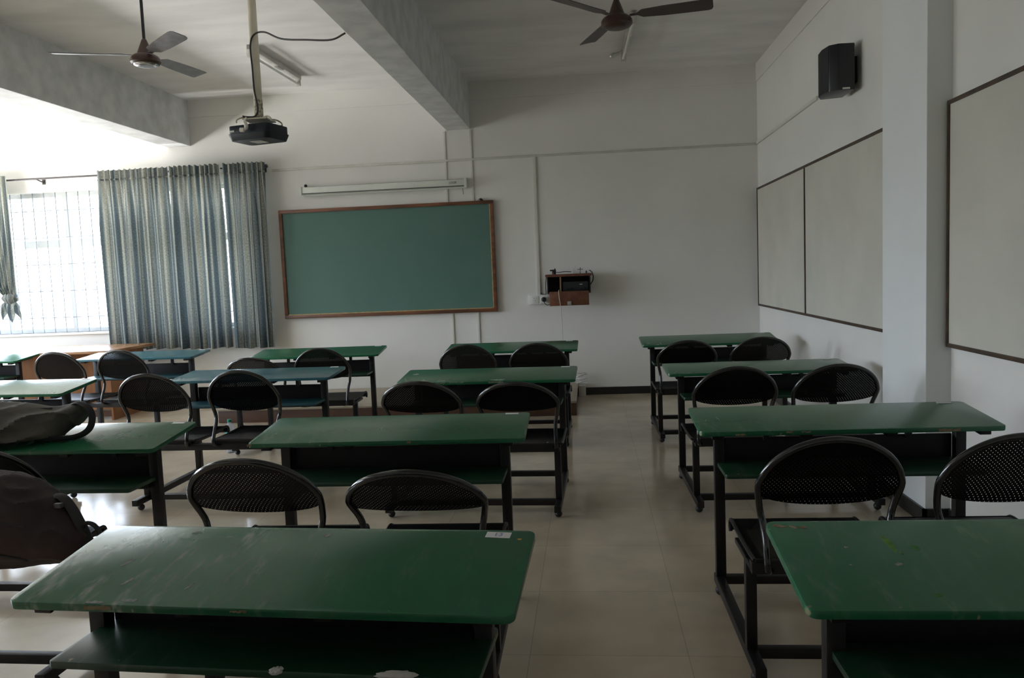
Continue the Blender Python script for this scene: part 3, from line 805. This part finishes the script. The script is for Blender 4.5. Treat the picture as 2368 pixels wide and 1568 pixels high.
for x in (-0.09, -0.05, 0.06, 0.1):
    bm = B(); lathe(bm, [(0.011, 0), (0.011, 0.012), (0.009, 0.014)], 14, (x, -0.095, 0.035), 'Y')
    for v in bm.verts: v.co.y = -0.095-(v.co.y+0.095)
    obj('control_knob', bm, M['device_blue'], t)
bm = B(); tube(bm, smooth_path([(CX-0.105, CY-0.26, 1.24), (CX-0.115, CY-0.30, 1.235), (CX-0.112, CY-0.305, 1.16), (CX-0.10, CY-0.295, 1.07), (CX-0.095, CY-0.28, 1.02), (CX-0.092, CY-0.20, 0.85), (CX-0.095, CY-0.10, 0.65), (CX-0.11, CY-0.04, 0.35), (CX-0.12, CY-0.03, 0.16)], 5), 0.0035, 8)
tag(obj('white_cable', bm, M['cable_white']), 'thin white cable hanging down out of the wall cabinet', 'cable')
ZT = 1.421
t = thing('plug_adapter', 'black and red multi plug adapter lying on the wall cabinet', 'adapter', (CX-0.165, CY-0.16, ZT))
bm = B(); bx(bm, -0.022, 0.022, -0.02, 0.02, 0.0, 0.055); obj('adapter_body', bm, M['device'], t, bevel=0.004)
bm = B(); bx(bm, -0.045, -0.015, -0.014, 0.014, 0.036, 0.054); bx(bm, 0.004, 0.016, -0.006, 0.006, 0.053, 0.068); obj('adapter_plug', bm, M['device'], t)
bm = B(); bx(bm, -0.024, -0.004, -0.0215, -0.019, 0.004, 0.02); bx(bm, -0.047, -0.044, -0.012, 0.012, 0.038, 0.052); obj('red_tab', bm, M['seal_red'], t)
bm = B(); tube(bm, smooth_path([(CX-0.142, CY-0.16, ZT+0.022), (CX-0.10, CY-0.165, ZT+0.02), (CX-0.05, CY-0.17, ZT+0.027), (CX+0.0, CY-0.165, ZT+0.024), (CX+0.03, CY-0.16, ZT+0.022)], 5), 0.004, 8)
tag(obj('adapter_cable', bm, M['cable']), 'short black cable lying across the top of the wall cabinet', 'cable')
t = thing('white_charger', 'small white plug charger standing on the wall cabinet', 'charger', (CX+0.045, CY-0.16, ZT))
bm = B(); bx(bm, -0.012, 0.012, -0.014, 0.014, 0, 0.034); obj('charger_body', bm, M['white_plastic'], t, bevel=0.003)
bm = B(); tube(bm, smooth_path([(0.005, 0, 0.033), (0.02, 0.0, 0.06), (0.045, 0.01, 0.095)], 5), 0.0022, 6); obj('charger_lead', bm, M['cable_white'], t)
t = thing('microphone_stand', 'tiny dark cross-shaped stand on the wall cabinet', 'stand', (CX+0.132, CY-0.16, ZT))
bm = B(); bx(bm, -0.010, 0.010, -0.010, 0.010, 0, 0.004); tube(bm, [(0, 0, 0), (0, 0, 0.068)], 0.0035, 8); obj('upright', bm, M['device'], t)
bm = B(); tube(bm, [(-0.032, 0, 0.046), (0.032, 0, 0.046)], 0.003, 8); obj('arm', bm, M['device'], t)
bm = B(); lathe(bm, [(0.008, 0), (0.009, 0.012), (0.006, 0.028)], 12)
tag(obj('small_cap', bm, M['device'], loc=(CX+0.20, CY-0.16, ZT)), 'tiny dark cap standing at the right end of the wall cabinet', 'cap')
bm = B(); tube(bm, smooth_path([(CX+0.235, CY-0.16, ZT+0.032), (CX+0.262, CY-0.165, ZT+0.012), (CX+0.276, CY-0.165, ZT-0.035), (CX+0.272, CY-0.16, ZT-0.085), (CX+0.252, CY-0.15, ZT-0.115), (CX+0.246, CY-0.14, ZT-0.13)], 5), 0.0055, 8)
tag(obj('cable_loop', bm, M['cable']), 'thick black cable curving over the right side of the wall cabinet', 'cable')

# junction box and coiled cable by the end of the dais
t = thing('junction_box', 'small beige junction box on the floor at the right end of the dais', 'box', (-0.118, YF-0.07, 0.0))
bm = B(); bx(bm, -0.038, 0.045, -0.045, 0.05, 0, 0.115); obj('box_body', bm, M['trunk_dull'], t, bevel=0.004)
bm = B(); bx(bm, -0.040, 0.047, -0.047, 0.052, 0.115, 0.122); obj('box_lid', bm, M['trunk'], t)
bm = B()
pts = []
for k in range(70):
    a = k*0.36; pts.append((-0.118+0.055*math.cos(a)+0.01*math.sin(k*1.7), YF-0.07+0.035*math.sin(a), 0.135+0.0022*k*1.0+0.008*math.sin(a*1.5)))
tube(bm, pts, 0.006, 6)
tag(obj('coiled_cable', bm, M['cable_white']), 'loose coil of white cable heaped by the right end of the dais', 'cable')

# ---------------------------------------------------------------- notice boards on the right wall
def notice_board(label, y0, y1, splits, z0, z1):
    t = thing('notice_board', label, 'notice board', (XR, y0, (z0+z1)/2), 0, 'cream notice boards on the right wall')
    L_, h = y1-y0, (z1-z0)/2; s = 0.022
    ys = [0]+list(splits)+[L_]
    for a, b in zip(ys, ys[1:]):
        bm = B(); bx(bm, -0.024, -0.002, a+s/2, b-s/2, -h+s/2, h-s/2); obj('softboard', bm, M['pin'], t)
    bm = B(); bx(bm, -0.031, -0.001, 0, L_, h-s, h); bx(bm, -0.031, -0.001, 0, L_, -h, -h+s)
    bx(bm, -0.031, -0.001, 0, s, -h+s, h-s); bx(bm, -0.031, -0.001, L_-s, L_, -h+s, h-s)
    obj('frame', bm, M['frame_dark'], t, bevel=0.002)
    for y in splits:
        bm = B(); bx(bm, -0.032, -0.001, y-0.013, y+0.013, -h+s, h-s); obj('divider_strip', bm, M['frame_dark'], t, bevel=0.002)
    return t
notice_board('cream notice board in two panels between far corner and column', 5.055, 9.12, [2.12], 0.978, 2.290)
notice_board('cream notice board nearer the camera, right of the column', 1.40, 4.41, [], 0.975, 2.268)

# loudspeaker
t = thing('wall_speaker', 'black wedge-shaped loudspeaker mounted high on the right wall', 'speaker', (XR, 5.95, 2.790))
pl = [(-0.05, -0.17), (-0.16, -0.175), (-0.215, -0.135), (-0.232, -0.03), (-0.222, 0.08), (-0.195, 0.145), (-0.05, 0.10)]
bm = B(); slab(bm, pl, -0.158, 0.158)
sp_ = obj('cabinet', bm, M['device'], t, bevel=0.008)
bm = B(); slab(bm, [(-0.2165, -0.131), (-0.2355, -0.03), (-0.2255, 0.08), (-0.198, 0.142), (-0.190, 0.13), (-0.215, 0.07), (-0.222, -0.03), (-0.205, -0.125)], -0.150, 0.150)
obj('grille', bm, mat('speaker_mesh', (0.006, 0.006, 0.007), 0.6, bump=0.3, bscale=400), t)
bm = B(); bx(bm, -0.214, -0.2085, 0.100, 0.128, -0.132, -0.112, None); obj('logo_plate', bm, M['white_plastic'], t)
bm = B(); bx(bm, -0.135, -0.085, -0.1765, -0.1735, -0.154, -0.142); obj('rating_sticker', bm, M['white_plastic'], t)
bm = B(); bx(bm, -0.06, -0.001, -0.07, 0.07, -0.09, 0.09); obj('wall_bracket', bm, M['black'], t, bevel=0.004)

# ---------------------------------------------------------------- ceiling things
def fan(label, loc, ang, blade_m, body_m, cap_m, pitch):
    t = thing('ceiling_fan', label, 'fan', loc, R(ang), 'ceiling fans')
    top = ZC-loc[2]
    bm = B(); tube(bm, [(0, 0, 0.10), (0, 0, top-0.05)], 0.0105, 12); obj('rod', bm, M['device'], t)
    bm = B(); lathe(bm, [(0.012, top-0.11), (0.045, top-0.03), (0.05, top-0.001)], 20); obj('canopy', bm, body_m, t)
    bm = B(); lathe(bm, [(0.055, 0.049), (0.050, 0.062), (0.030, 0.115), (0.016, 0.15), (0.012, 0.155)], 20); obj('lower_canopy', bm, body_m, t)
    bm = B(); lathe(bm, [(0.06, -0.022), (0.088, -0.019), (0.100, -0.006), (0.100, 0.016), (0.088, 0.034), (0.07, 0.046), (0.05, 0.05)], 32); obj('motor', bm, body_m, t)
    bm = B(); lathe(bm, [(0.02, -0.034), (0.055, -0.032), (0.078, -0.024), (0.082, -0.018)], 32); obj('bottom_cap', bm, cap_m, t)
    for k in range(3):
        bm = B()
        n = 14
        top_, bot = [], []
        prof = [(0.085, 0.016), (0.13, 0.018), (0.150, 0.040), (0.165, 0.052), (0.30, 0.060), (0.45, 0.064), (0.57, 0.066), (0.592, 0.060), (0.600, 0.040)]
        pl = [(x, -w) for x, w in prof]+[(x, w*0.9) for x, w in prof[::-1]]
        slab(bm, pl, -0.002, 0.002)
        for v in bm.verts:
            f = min(1, max(0, (v.co.x-0.12)/0.06)); a = R(pitch)*f
            y, z = v.co.y, v.co.z
            v.co.y = y*math.cos(a)-z*math.sin(a); v.co.z = y*math.sin(a)+z*math.cos(a)+0.042+0.012*f-0.012*abs(y)/0.06*f
        obj('blade', bm, blade_m, t, rot=(0, 0, 2*math.pi*k/3))
    return t
fan('dusty brown ceiling fan over the left rows, near the projector pipe', (-3.02, 5.36, 3.028), 80, M['fan_grey'], M['fan_brown'], M['chrome'], -12)
fan('dark brown ceiling fan right of the central beam', (0.232, 5.25, 3.028), 109, M['fan_blade'], M['fan_brown'], M['fan_brown'], -13)

def tube_light(label, loc, L_, rz, tilt=0.0):
    t = thing('tube_light', label, 'light', loc, rz, 'unlit ceiling tube lights')
    bm = B(); bx(bm, -0.028, 0.028, 0, L_, -0.045, -0.001); obj('batten', bm, M['batten'], t, bevel=0.004)
    bm = B(); tube(bm, [(-0.012, 0.03, -0.085), (-0.012, L_-0.03, -0.085)], 0.013, 10); obj('lamp_tube', bm, M['tube_glass'], t)
    for y in (0.0, L_-0.035):
        bm = B(); bx(bm, -0.032, 0.020, y, y+0.035, -0.110, -0.001); obj('tube_holder', bm, M['batten'], t, bevel=0.004)
    bm = B(); bx(bm, -0.020, 0.020, L_*0.5, L_*0.62, -0.054, -0.044); obj('choke_cover', bm, M['steel'], t)
    return t
tube_light('unlit tube light on the ceiling behind the projector pipe', (-3.045, 7.20, ZC), 1.2, R(-1))
t = tube_light('unlit tube light on the ceiling behind the right-hand fan', (0.46, 7.02, ZC), 1.25, R(1.5))
t2 = thing('starter_lamp', 'small grey fitting jutting from the right-hand tube light end', 'fitting', (0.385, 8.06, ZC-0.095))
bm = B(); tube(bm, [(0.02, 0, 0.03), (-0.02, 0, 0.015)], 0.012, 10); obj('neck', bm, M['batten'], t2)
bm = B(); tube(bm, smooth_path([(-0.02, 0, 0.015), (-0.06, 0, 0.006), (-0.11, 0, -0.01)], 4), [0.018]*4+[0.024]*4+[0.010], 12); obj('holder', bm, M['steel'], t2)

PX, PY = -2.350, 5.65
t = thing('projector_mount', 'cream ceiling pipe that holds the black projector', 'projector mount', (PX, PY, 2.60))
bm = B(); tube(bm, [(0, 0, 0.18), (0, 0, ZC-2.601)], 0.030, 16); obj('pipe', bm, M['pipe'], t)
bm = B(); tube(bm, [(0, 0, 0.045), (0, 0, 0.19)], 0.0315, 16); obj('pipe_end', bm, M['rust'], t)
bm = B(); bx(bm, -0.09, 0.09, -0.09, 0.09, 0.036, 0.046)
for sx in (-1, 1):
    for sy in (-1, 1):
        tube(bm, smooth_path([(sx*0.03, sy*0.03, 0.05), (sx*0.09, sy*0.07, 0.055), (sx*0.125, sy*0.10, 0.035), (sx*0.13, sy*0.10, 0.012)], 3), 0.006, 6)
obj('bracket', bm, M['pipe'], t)
bm = B(); bx(bm, -0.09, 0.09, -0.02, 0.02, ZC-2.606, ZC-2.6005); bx(bm, -0.02, 0.02, -0.09, 0.09, ZC-2.606, ZC-2.6005); obj('ceiling_plate', bm, M['pipe'], t)

t = thing('projector', 'black video projector hanging from the cream ceiling pipe', 'projector', (PX-0.01, PY, 2.540), R(-14))
def rr_body(bm, x, y, z0, z1, r): slab(bm, rounded_rect(-x, x, -y, y, r, 6), z0, z1)
bm = B(); rr_body(bm, 0.172, 0.130, 0.0, 0.056, 0.035); obj('upper_shell', bm, M['device_blue'], t, bevel=0.006)
bm = B(); rr_body(bm, 0.182, 0.138, -0.050, 0.0, 0.04)
for v in bm.verts:
    if v.co.z < -0.03: v.co.x *= 0.90; v.co.y *= 0.88
obj('lower_shell', bm, M['device_blue'], t, bevel=0.006)
bm = B(); lathe(bm, [(0.040, 0), (0.044, 0.01), (0.036, 0.02)], 20, (0.09, 0.132, 0.0), 'Y'); obj('lens', bm, M['device'], t)
bm = B(); rr_body(bm, 0.05, 0.05, -0.0525, -0.0495, 0.01); obj('bottom_label', bm, M['batten'], t)
bm = B(); bx(bm, -0.150, -0.112, -0.1335, -0.1295, 0.010, 0.022); obj('port_cover', bm, M['white_plastic'], t)
for x in (-0.13, 0.13):
    bm = B(); lathe(bm, [(0.012, 0.055), (0.014, 0.066)], 12, (x, 0.08, 0)); obj('foot', bm, M['rubber'], t)
bm = B(); tube(bm, smooth_path([(PX-0.035, PY-0.145, 2.635), (PX-0.04, PY-0.165, 2.61), (PX-0.03, PY-0.165, 2.575), (PX-0.04, PY-0.17, 2.55), (PX-0.075, PY-0.165, 2.55)], 5), [0.008]*6+[0.014]*8+[0.009]*2+[0.016]*5, 10)
tag(obj('projector_plug', bm, M['cable_white'], rot=None), 'grey white plug lead bent into the back of the projector', 'cable')
bm = B()
cp = [(-1.588, 5.36, 3.125), (-1.70, 5.40, 3.10), (-1.90, 5.46, 3.13), (-2.10, 5.53, 3.17), (-2.24, 5.58, 3.24), (-2.33, 5.605, 3.235), (PX-0.012, PY-0.043, 3.16), (PX-0.008, PY-0.043, 3.0), (PX-0.005, PY-0.043, 2.85), (PX+0.012, PY-0.043, 2.72), (PX-0.01, PY-0.045, 2.665), (PX-0.06, PY-0.08, 2.655), (PX-0.085, PY-0.09, 2.66)]
tube(bm, smooth_path(cp, 6), 0.0065, 8)
tag(obj('projector_cable', bm, M['cable']), 'black cable looping from the central beam down the projector pipe', 'cable')

# ---------------------------------------------------------------- curtains
YR = YF-0.095
t = thing('curtain_rod', 'dark curtain rod across the top of the window', 'curtain rod', (-5.9, YR, 2.825))
bm = B(); tube(bm, [(-2.3, 0, 0), (2.14, 0, 0)], 0.011, 10); obj('pole', bm, M['rod'], t)
for x in (2.165, -2.325):
    bm = B(); ball(bm, (x, 0, 0), 0.024, 14); lathe(bm, [(0.016, x-0.03), (0.016, x-0.02)], 12, (0, 0, 0), 'X'); obj('finial', bm, M['rod'], t)
for x in (2.08, -0.73, -2.2):
    bm = B(); tube(bm, [(x, 0, -0.005), (x+0.03, 0.05, -0.03), (x+0.03, 0.094, -0.03)], 0.008, 8); bx(bm, x+0.01, x+0.05, 0.088, 0.0945, -0.06, 0.0); obj('bracket', bm, M['rod'], t)

def curtain(label, x0, x1, z0, seed, folds, bot=(0.0, 0.0), flick=None):
    rnd = random.Random(seed)
    t = thing('curtain', label, 'curtain', ((x0+x1)/2, YR-0.06, 2.825), 0, 'grey green window curtains')
    w = x1-x0; nx, nz = int(w*150), 46; H = 2.825+0.045-z0
    ph = [rnd.uniform(0, 6.28) for _ in range(5)]
    def off(u, f):
        g = min(1, max(0, (f-0.05)/0.25))
        k = folds*2*math.pi*u
        top = 0.014*math.sin(k*2.2+ph[0]+1.1*math.sin(u*11+ph[1]))*(1-g)
        low = (0.034*math.sin(k+ph[1]+1.3*math.sin(u*7+ph[2]))+0.013*math.sin(k*2.3+ph[3]+0.8*math.sin(f*2.2+u*5))+0.010*math.sin(k*0.41+ph[4]))*g*(0.75+0.35*f)
        return top+low
    bm = B(); lay = None; rows = []
    for j in range(nz+1):
        f = j/nz; row = []
        for i in range(nx+1):
            u = i/nx
            sway = 0.02*math.sin(u*folds*2.3+ph[2])*f*f*math.sin(math.pi*u)
            x = -w/2+w*u+(bot[0]*(1-u)+bot[1]*u)*f+sway+0.006*math.sin(folds*12*u+ph[3])*f*math.sin(math.pi*u)
            y = off(u, f)-0.008
            z = 0.045-H*f+(0.006*math.sin(folds*6.28*u+ph[4]) if j == nz else 0)+(0.008*math.sin(folds*14*u) if j == 0 else 0)
            row.append(bm.verts.new((x, y, z)))
        rows.append(row)
    uvs = {}
    for j in range(nz):
        for i in range(nx):
            f = bm.faces.new((rows[j][i], rows[j+1][i], rows[j+1][i+1], rows[j][i+1]))
    o = obj('drape', bm, M['curtain'], t, uv=lambda c: ((c.x+seed*3.1)*1.9, c.z))
    bm = B(); rows = []
    for j in range(4):
        row = []
        for i in range(nx+1):
            u = i/nx; f = j/3*0.04
            row.append(bm.verts.new((-w/2+w*u, off(u, f)-0.0115, -0.058-j*0.006)))
        rows.append(row)
    for j in range(3):
        for i in range(nx): bm.faces.new((rows[j][i], rows[j+1][i], rows[j+1][i+1], rows[j][i+1]))
    obj('heading_tape', bm, M['curtain'], t, uv=lambda c: ((c.x+seed*3.1)*1.9+0.3, c.z))
    return t
curtain('wide grey green curtain beside the bright open window part', -5.808, -4.908, 0.715, 3, 6.0, (0.03, 0.0))
curtain('grey green curtain left of the narrow bright gap', -4.904, -4.262, 0.70, 5, 4.6, (0.0, 0.0))
curtain('grey green curtain at the right end of the rod beside the green board', -4.236, -3.725, 0.69, 9, 4.0, (0.01, -0.01))
# knotted curtain at the left edge
t = thing('curtain', 'grey green curtain knotted up at the left edge of the picture', 'curtain', (-7.31, YR-0.06, 2.825), 0, 'grey green window curtains')
bm = B(); rows = []; nx, nz = 56, 40
for j in range(nz+1):
    f = j/nz; row = []
    half = 0.30*(1-f)**0.8*0.85+0.075+0.02*math.exp(-((f-0.9)/0.06)**2)
    for i in range(nx+1):
        u = -1+2*i/nx
        row.append(bm.verts.new((0.345-half+u*half, 0.022*math.sin(u*22+0.5*f)*(0.4+0.8*f)-0.01-0.03*f*(1-u*u), 0.045-1.46*f)))
    rows.append(row)
for j in range(nz):
    for i in range(nx): bm.faces.new((rows[j][i], rows[j+1][i], rows[j+1][i+1], rows[j][i+1]))
obj('drape', bm, M['curtain'], t, uv=lambda c: (c.x*2.4+7, c.z))
bm = B()
lathe(bm, [(0.05, -1.50), (0.10, -1.46), (0.115, -1.43), (0.09, -1.39), (0.05, -1.37)], 20, (0.262, -0.02, 0))
for v in bm.verts: v.co.y = -0.02+(v.co.y+0.02)*0.55+0.008*math.sin(v.co.x*80)
obj('knot', bm, M['curtain'], t, uv=lambda c: (c.x*3+2, c.z))
bm = B(); rows = []
for j in range(13):
    f = j/12; row = []
    for i in range(31):
        u = -1+2*i/30
        hw = 0.07+0.13*math.sin(min(1, f*1.25)*math.pi*0.55)*(1-0.25*f)
        drop = 0.27*f*(1-0.45*abs(math.sin(u*4.2)))
        row.append(bm.verts.new((0.268+u*hw*0.78, -0.03+0.035*math.sin(u*10)*f-0.02*math.sin(f*3), -1.46-drop+0.04*abs(u)*f)))
    rows.append(row)
for j in range(12):
    for i in range(30): bm.faces.new((rows[j][i], rows[j+1][i], rows[j+1][i+1], rows[j][i+1]))
obj('knot_tail', bm, M['curtain'], t, uv=lambda c: (c.x*3+4, c.z))

# ---------------------------------------------------------------- loose things
t = thing('water_bottle', 'clear plastic water bottle with green cap standing on the floor', 'bottle', (-3.145, 6.48, 0))
bm = B(); prof = [(0.030, 0.0), (0.037, 0.006), (0.038, 0.05)]
for k in range(9): prof.append((0.038 if k % 2 else 0.0355, 0.06+0.016*k))
prof += [(0.037, 0.205), (0.034, 0.225), (0.024, 0.25), (0.015, 0.262), (0.0145, 0.275)]
lathe(bm, prof, 24); obj('bottle_body', bm, M['bottle'], t)
bm = B(); lathe(bm, [(0.0395, 0.11), (0.0395, 0.185)], 24); bmesh.ops.delete(bm, geom=[f for f in bm.faces if len(f.verts) > 4], context='FACES'); obj('label_band', bm, M['label_teal'], t)
bm = B(); lathe(bm, [(0.017, 0.268), (0.0175, 0.272), (0.0172, 0.290), (0.014, 0.293)], 20); obj('cap', bm, M['cap_green'], t)

def loft(bm, secs, seg=28):
    """secs: (center, half_y, half_z, phase) rings across X."""
    rings = []
    for (c, hy, hz, ph) in secs:
        ring = []
        for k in range(seg):
            a = 2*math.pi*k/seg
            w = 1+0.10*math.sin(3*a+ph)+0.06*math.sin(5*a-2*ph)
            y, z = math.cos(a)*hy*w, math.sin(a)*hz*w
            ring.append(bm.verts.new((c[0]+0.012*math.sin(4*a+ph*2), c[1]+y, max(c[2]+z, c[2]-hz))))
        rings.append(ring)
    for a, b in zip(rings, rings[1:]):
        for k in range(seg): bm.faces.new((a[k], a[(k+1) % seg], b[(k+1) % seg], b[k]))
    bm.faces.new(rings[0][::-1]); bm.faces.new(rings[-1])
def soft_bag(keys, seg=72, n=60, fold=0.012, seed=0.0, freq=7.0, flat_bottom=0.003):
    """Cloth volume: keys = (x, yc, zc, half_y, half_z) along X, wrinkled with noise."""
    bm = B(); rings = []
    def at(t):
        f = t*(len(keys)-1); i = min(int(f), len(keys)-2); u = f-i
        p = [keys[max(i-1, 0)], keys[i], keys[i+1], keys[min(i+2, len(keys)-1)]]
        return [0.5*((2*p[1][j])+(p[2][j]-p[0][j])*u+(2*p[0][j]-5*p[1][j]+4*p[2][j]-p[3][j])*u*u+(3*p[1][j]-p[0][j]-3*p[2][j]+p[3][j])*u**3) for j in range(5)]
    for k in range(n+1):
        x, yc, zc, hy, hz = at(k/n); ring = []
        for q in range(seg):
            a_ = 2*math.pi*q/seg; ca, sa = math.cos(a_), math.sin(a_)
            ex = 0.75
            d = Vector((0, abs(ca)**ex*(1 if ca > 0 else -1)*hy, abs(sa)**ex*(1 if sa > 0 else -1)*hz))
            p = Vector((x, yc, zc))+d
            nn = noise.noise(Vector((p.x*freq*0.6+seed, p.y*freq, p.z*freq*1.6)))+0.5*noise.noise(Vector((p.x*freq*1.3, p.y*freq*2+seed, p.z*freq*3.2)))
            ridge = (1-abs(nn))**3-0.4
            p += d.normalized()*fold*ridge*min(1, hy/0.06)
            p.z = max(p.z, flat_bottom); ring.append(bm.verts.new(p))
        rings.append(ring)
    for r0, r1 in zip(rings, rings[1:]):
        for q in range(seg): bm.faces.new((r0[q], r0[(q+1) % seg], r1[(q+1) % seg], r1[q]))
    bm.faces.new(rings[0][::-1]); bm.faces.new(rings[-1])
    return bm
# grey canvas bag lying on the left scuffed desk
t = thing('canvas_bag', 'dark grey canvas bag slumped across the top of the left desk', 'bag', (-2.62, 3.36, 0.788), R(5))
t.rotation_euler.x = R(6.6)
bm = soft_bag([(-0.66, 0, 0.05, 0.05, 0.03), (-0.60, 0, 0.075, 0.14, 0.07), (-0.42, 0, 0.085, 0.165, 0.085), (-0.20, -0.01, 0.082, 0.165, 0.080), (0.0, 0.0, 0.076, 0.150, 0.074), (0.14, 0.02, 0.078, 0.115, 0.066), (0.225, 0.045, 0.10, 0.075, 0.050), (0.265, 0.06, 0.115, 0.03, 0.022)], fold=0.030, seed=3.1, freq=6.5)
o = obj('bag_body', bm, M['bag_grey'], t)
bm = B(); tube(bm, smooth_path([(0.20, 0.06, 0.140), (0.25, 0.04, 0.155), (0.30, 0.02, 0.140), (0.325, 0.0, 0.095), (0.315, -0.02, 0.045), (0.27, -0.04, 0.018), (0.19, -0.06, 0.014), (0.11, -0.08, 0.030)], 5), 0.017, 8, flat=0.35)
obj('carry_strap', bm, M['strap'], t)
bm = B(); tube(bm, smooth_path([(-0.60, -0.03, 0.135), (-0.4, -0.06, 0.160), (-0.2, -0.05, 0.158), (0.0, -0.03, 0.148), (0.14, 0.01, 0.140)], 5), 0.006, 6); obj('zip_seam', bm, M['strap'], t)
# dark backpack hanging on the back of the right seat of that desk
t = thing('backpack', 'dark brown backpack hanging on the seat back at the left edge', 'bag', (-2.19, 2.60, 0.475), R(-4))
bm = soft_bag([(-0.34, 0, 0.16, 0.04, 0.05), (-0.30, 0, 0.165, 0.085, 0.13), (-0.14, 0, 0.172, 0.115, 0.172), (0.02, 0, 0.172, 0.115, 0.170), (0.15, 0, 0.160, 0.110, 0.152), (0.25, 0, 0.135, 0.095, 0.118), (0.335, 0, 0.105, 0.075, 0.075), (0.385, 0, 0.085, 0.035, 0.032)], fold=0.026, seed=9.0, freq=6.0)
o = obj('bag_body', bm, M['bag_brown'], t)
bm = B(); tube(bm, smooth_path([(0.22, 0.03, 0.255), (0.28, 0.02, 0.255), (0.325, 0.01, 0.215), (0.365, 0.0, 0.155), (0.385, 0.0, 0.10)], 5), 0.022, 8, flat=0.3); obj('shoulder_strap', bm, M['strap'], t)
bm = B(); tube(bm, smooth_path([(0.355, 0.0, 0.135), (0.385, 0.0, 0.165), (0.42, 0.0, 0.155), (0.44, 0.0, 0.115), (0.425, 0.0, 0.09)], 5), 0.008, 8); obj('grab_loop', bm, M['strap'], t)
bm = B(); bx(bm, 0.285, 0.312, -0.03, -0.012, 0.226, 0.244); obj('buckle', bm, M['buckle'], t, bevel=0.003)
bm = B()
for z in (0.08, 0.20): tube(bm, smooth_path([(-0.28, -0.08, z), (-0.1, -0.120, z+0.02), (0.08, -0.118, z+0.01), (0.22, -0.096, z-0.02)], 5), 0.004, 6)
obj('piping', bm, M['strap'], t)

# rubbish on the shelf of the nearest desk
t_ = desk['A']
def crumple(name, label, lx, ly, sx, sy, sz, m, seed, rz=0.0):
    rnd = random.Random(seed)
    bm = B(); bmesh.ops.create_icosphere(bm, subdivisions=3, radius=1.0)
    for v in bm.verts:
        k = 1+rnd.uniform(-0.16, 0.16)
        v.co = Vector((v.co.x*sx*k, v.co.y*sy*k, max(0.0, (v.co.z+0.75)*sz*k)))
    a = R(-3.41); x = t_.location.x+math.cos(a)*lx-math.sin(a)*ly; y = t_.location.y+math.sin(a)*lx+math.cos(a)*ly
    return tag(obj(name, bm, m, loc=(x, y, 0.6005), rot=(0, 0, rz)), label, 'paper scrap')
crumple('paper_scrap', 'small crumpled white paper scrap on the shelf of the nearest desk', 0.07, -0.015, 0.016, 0.011, 0.008, M['tissue'], 1, 0.4)
crumple('folded_tissue', 'folded white tissue lying on the shelf of the nearest desk', 0.345, -0.010, 0.045, 0.014, 0.007, M['tissue'], 2, 0.03)
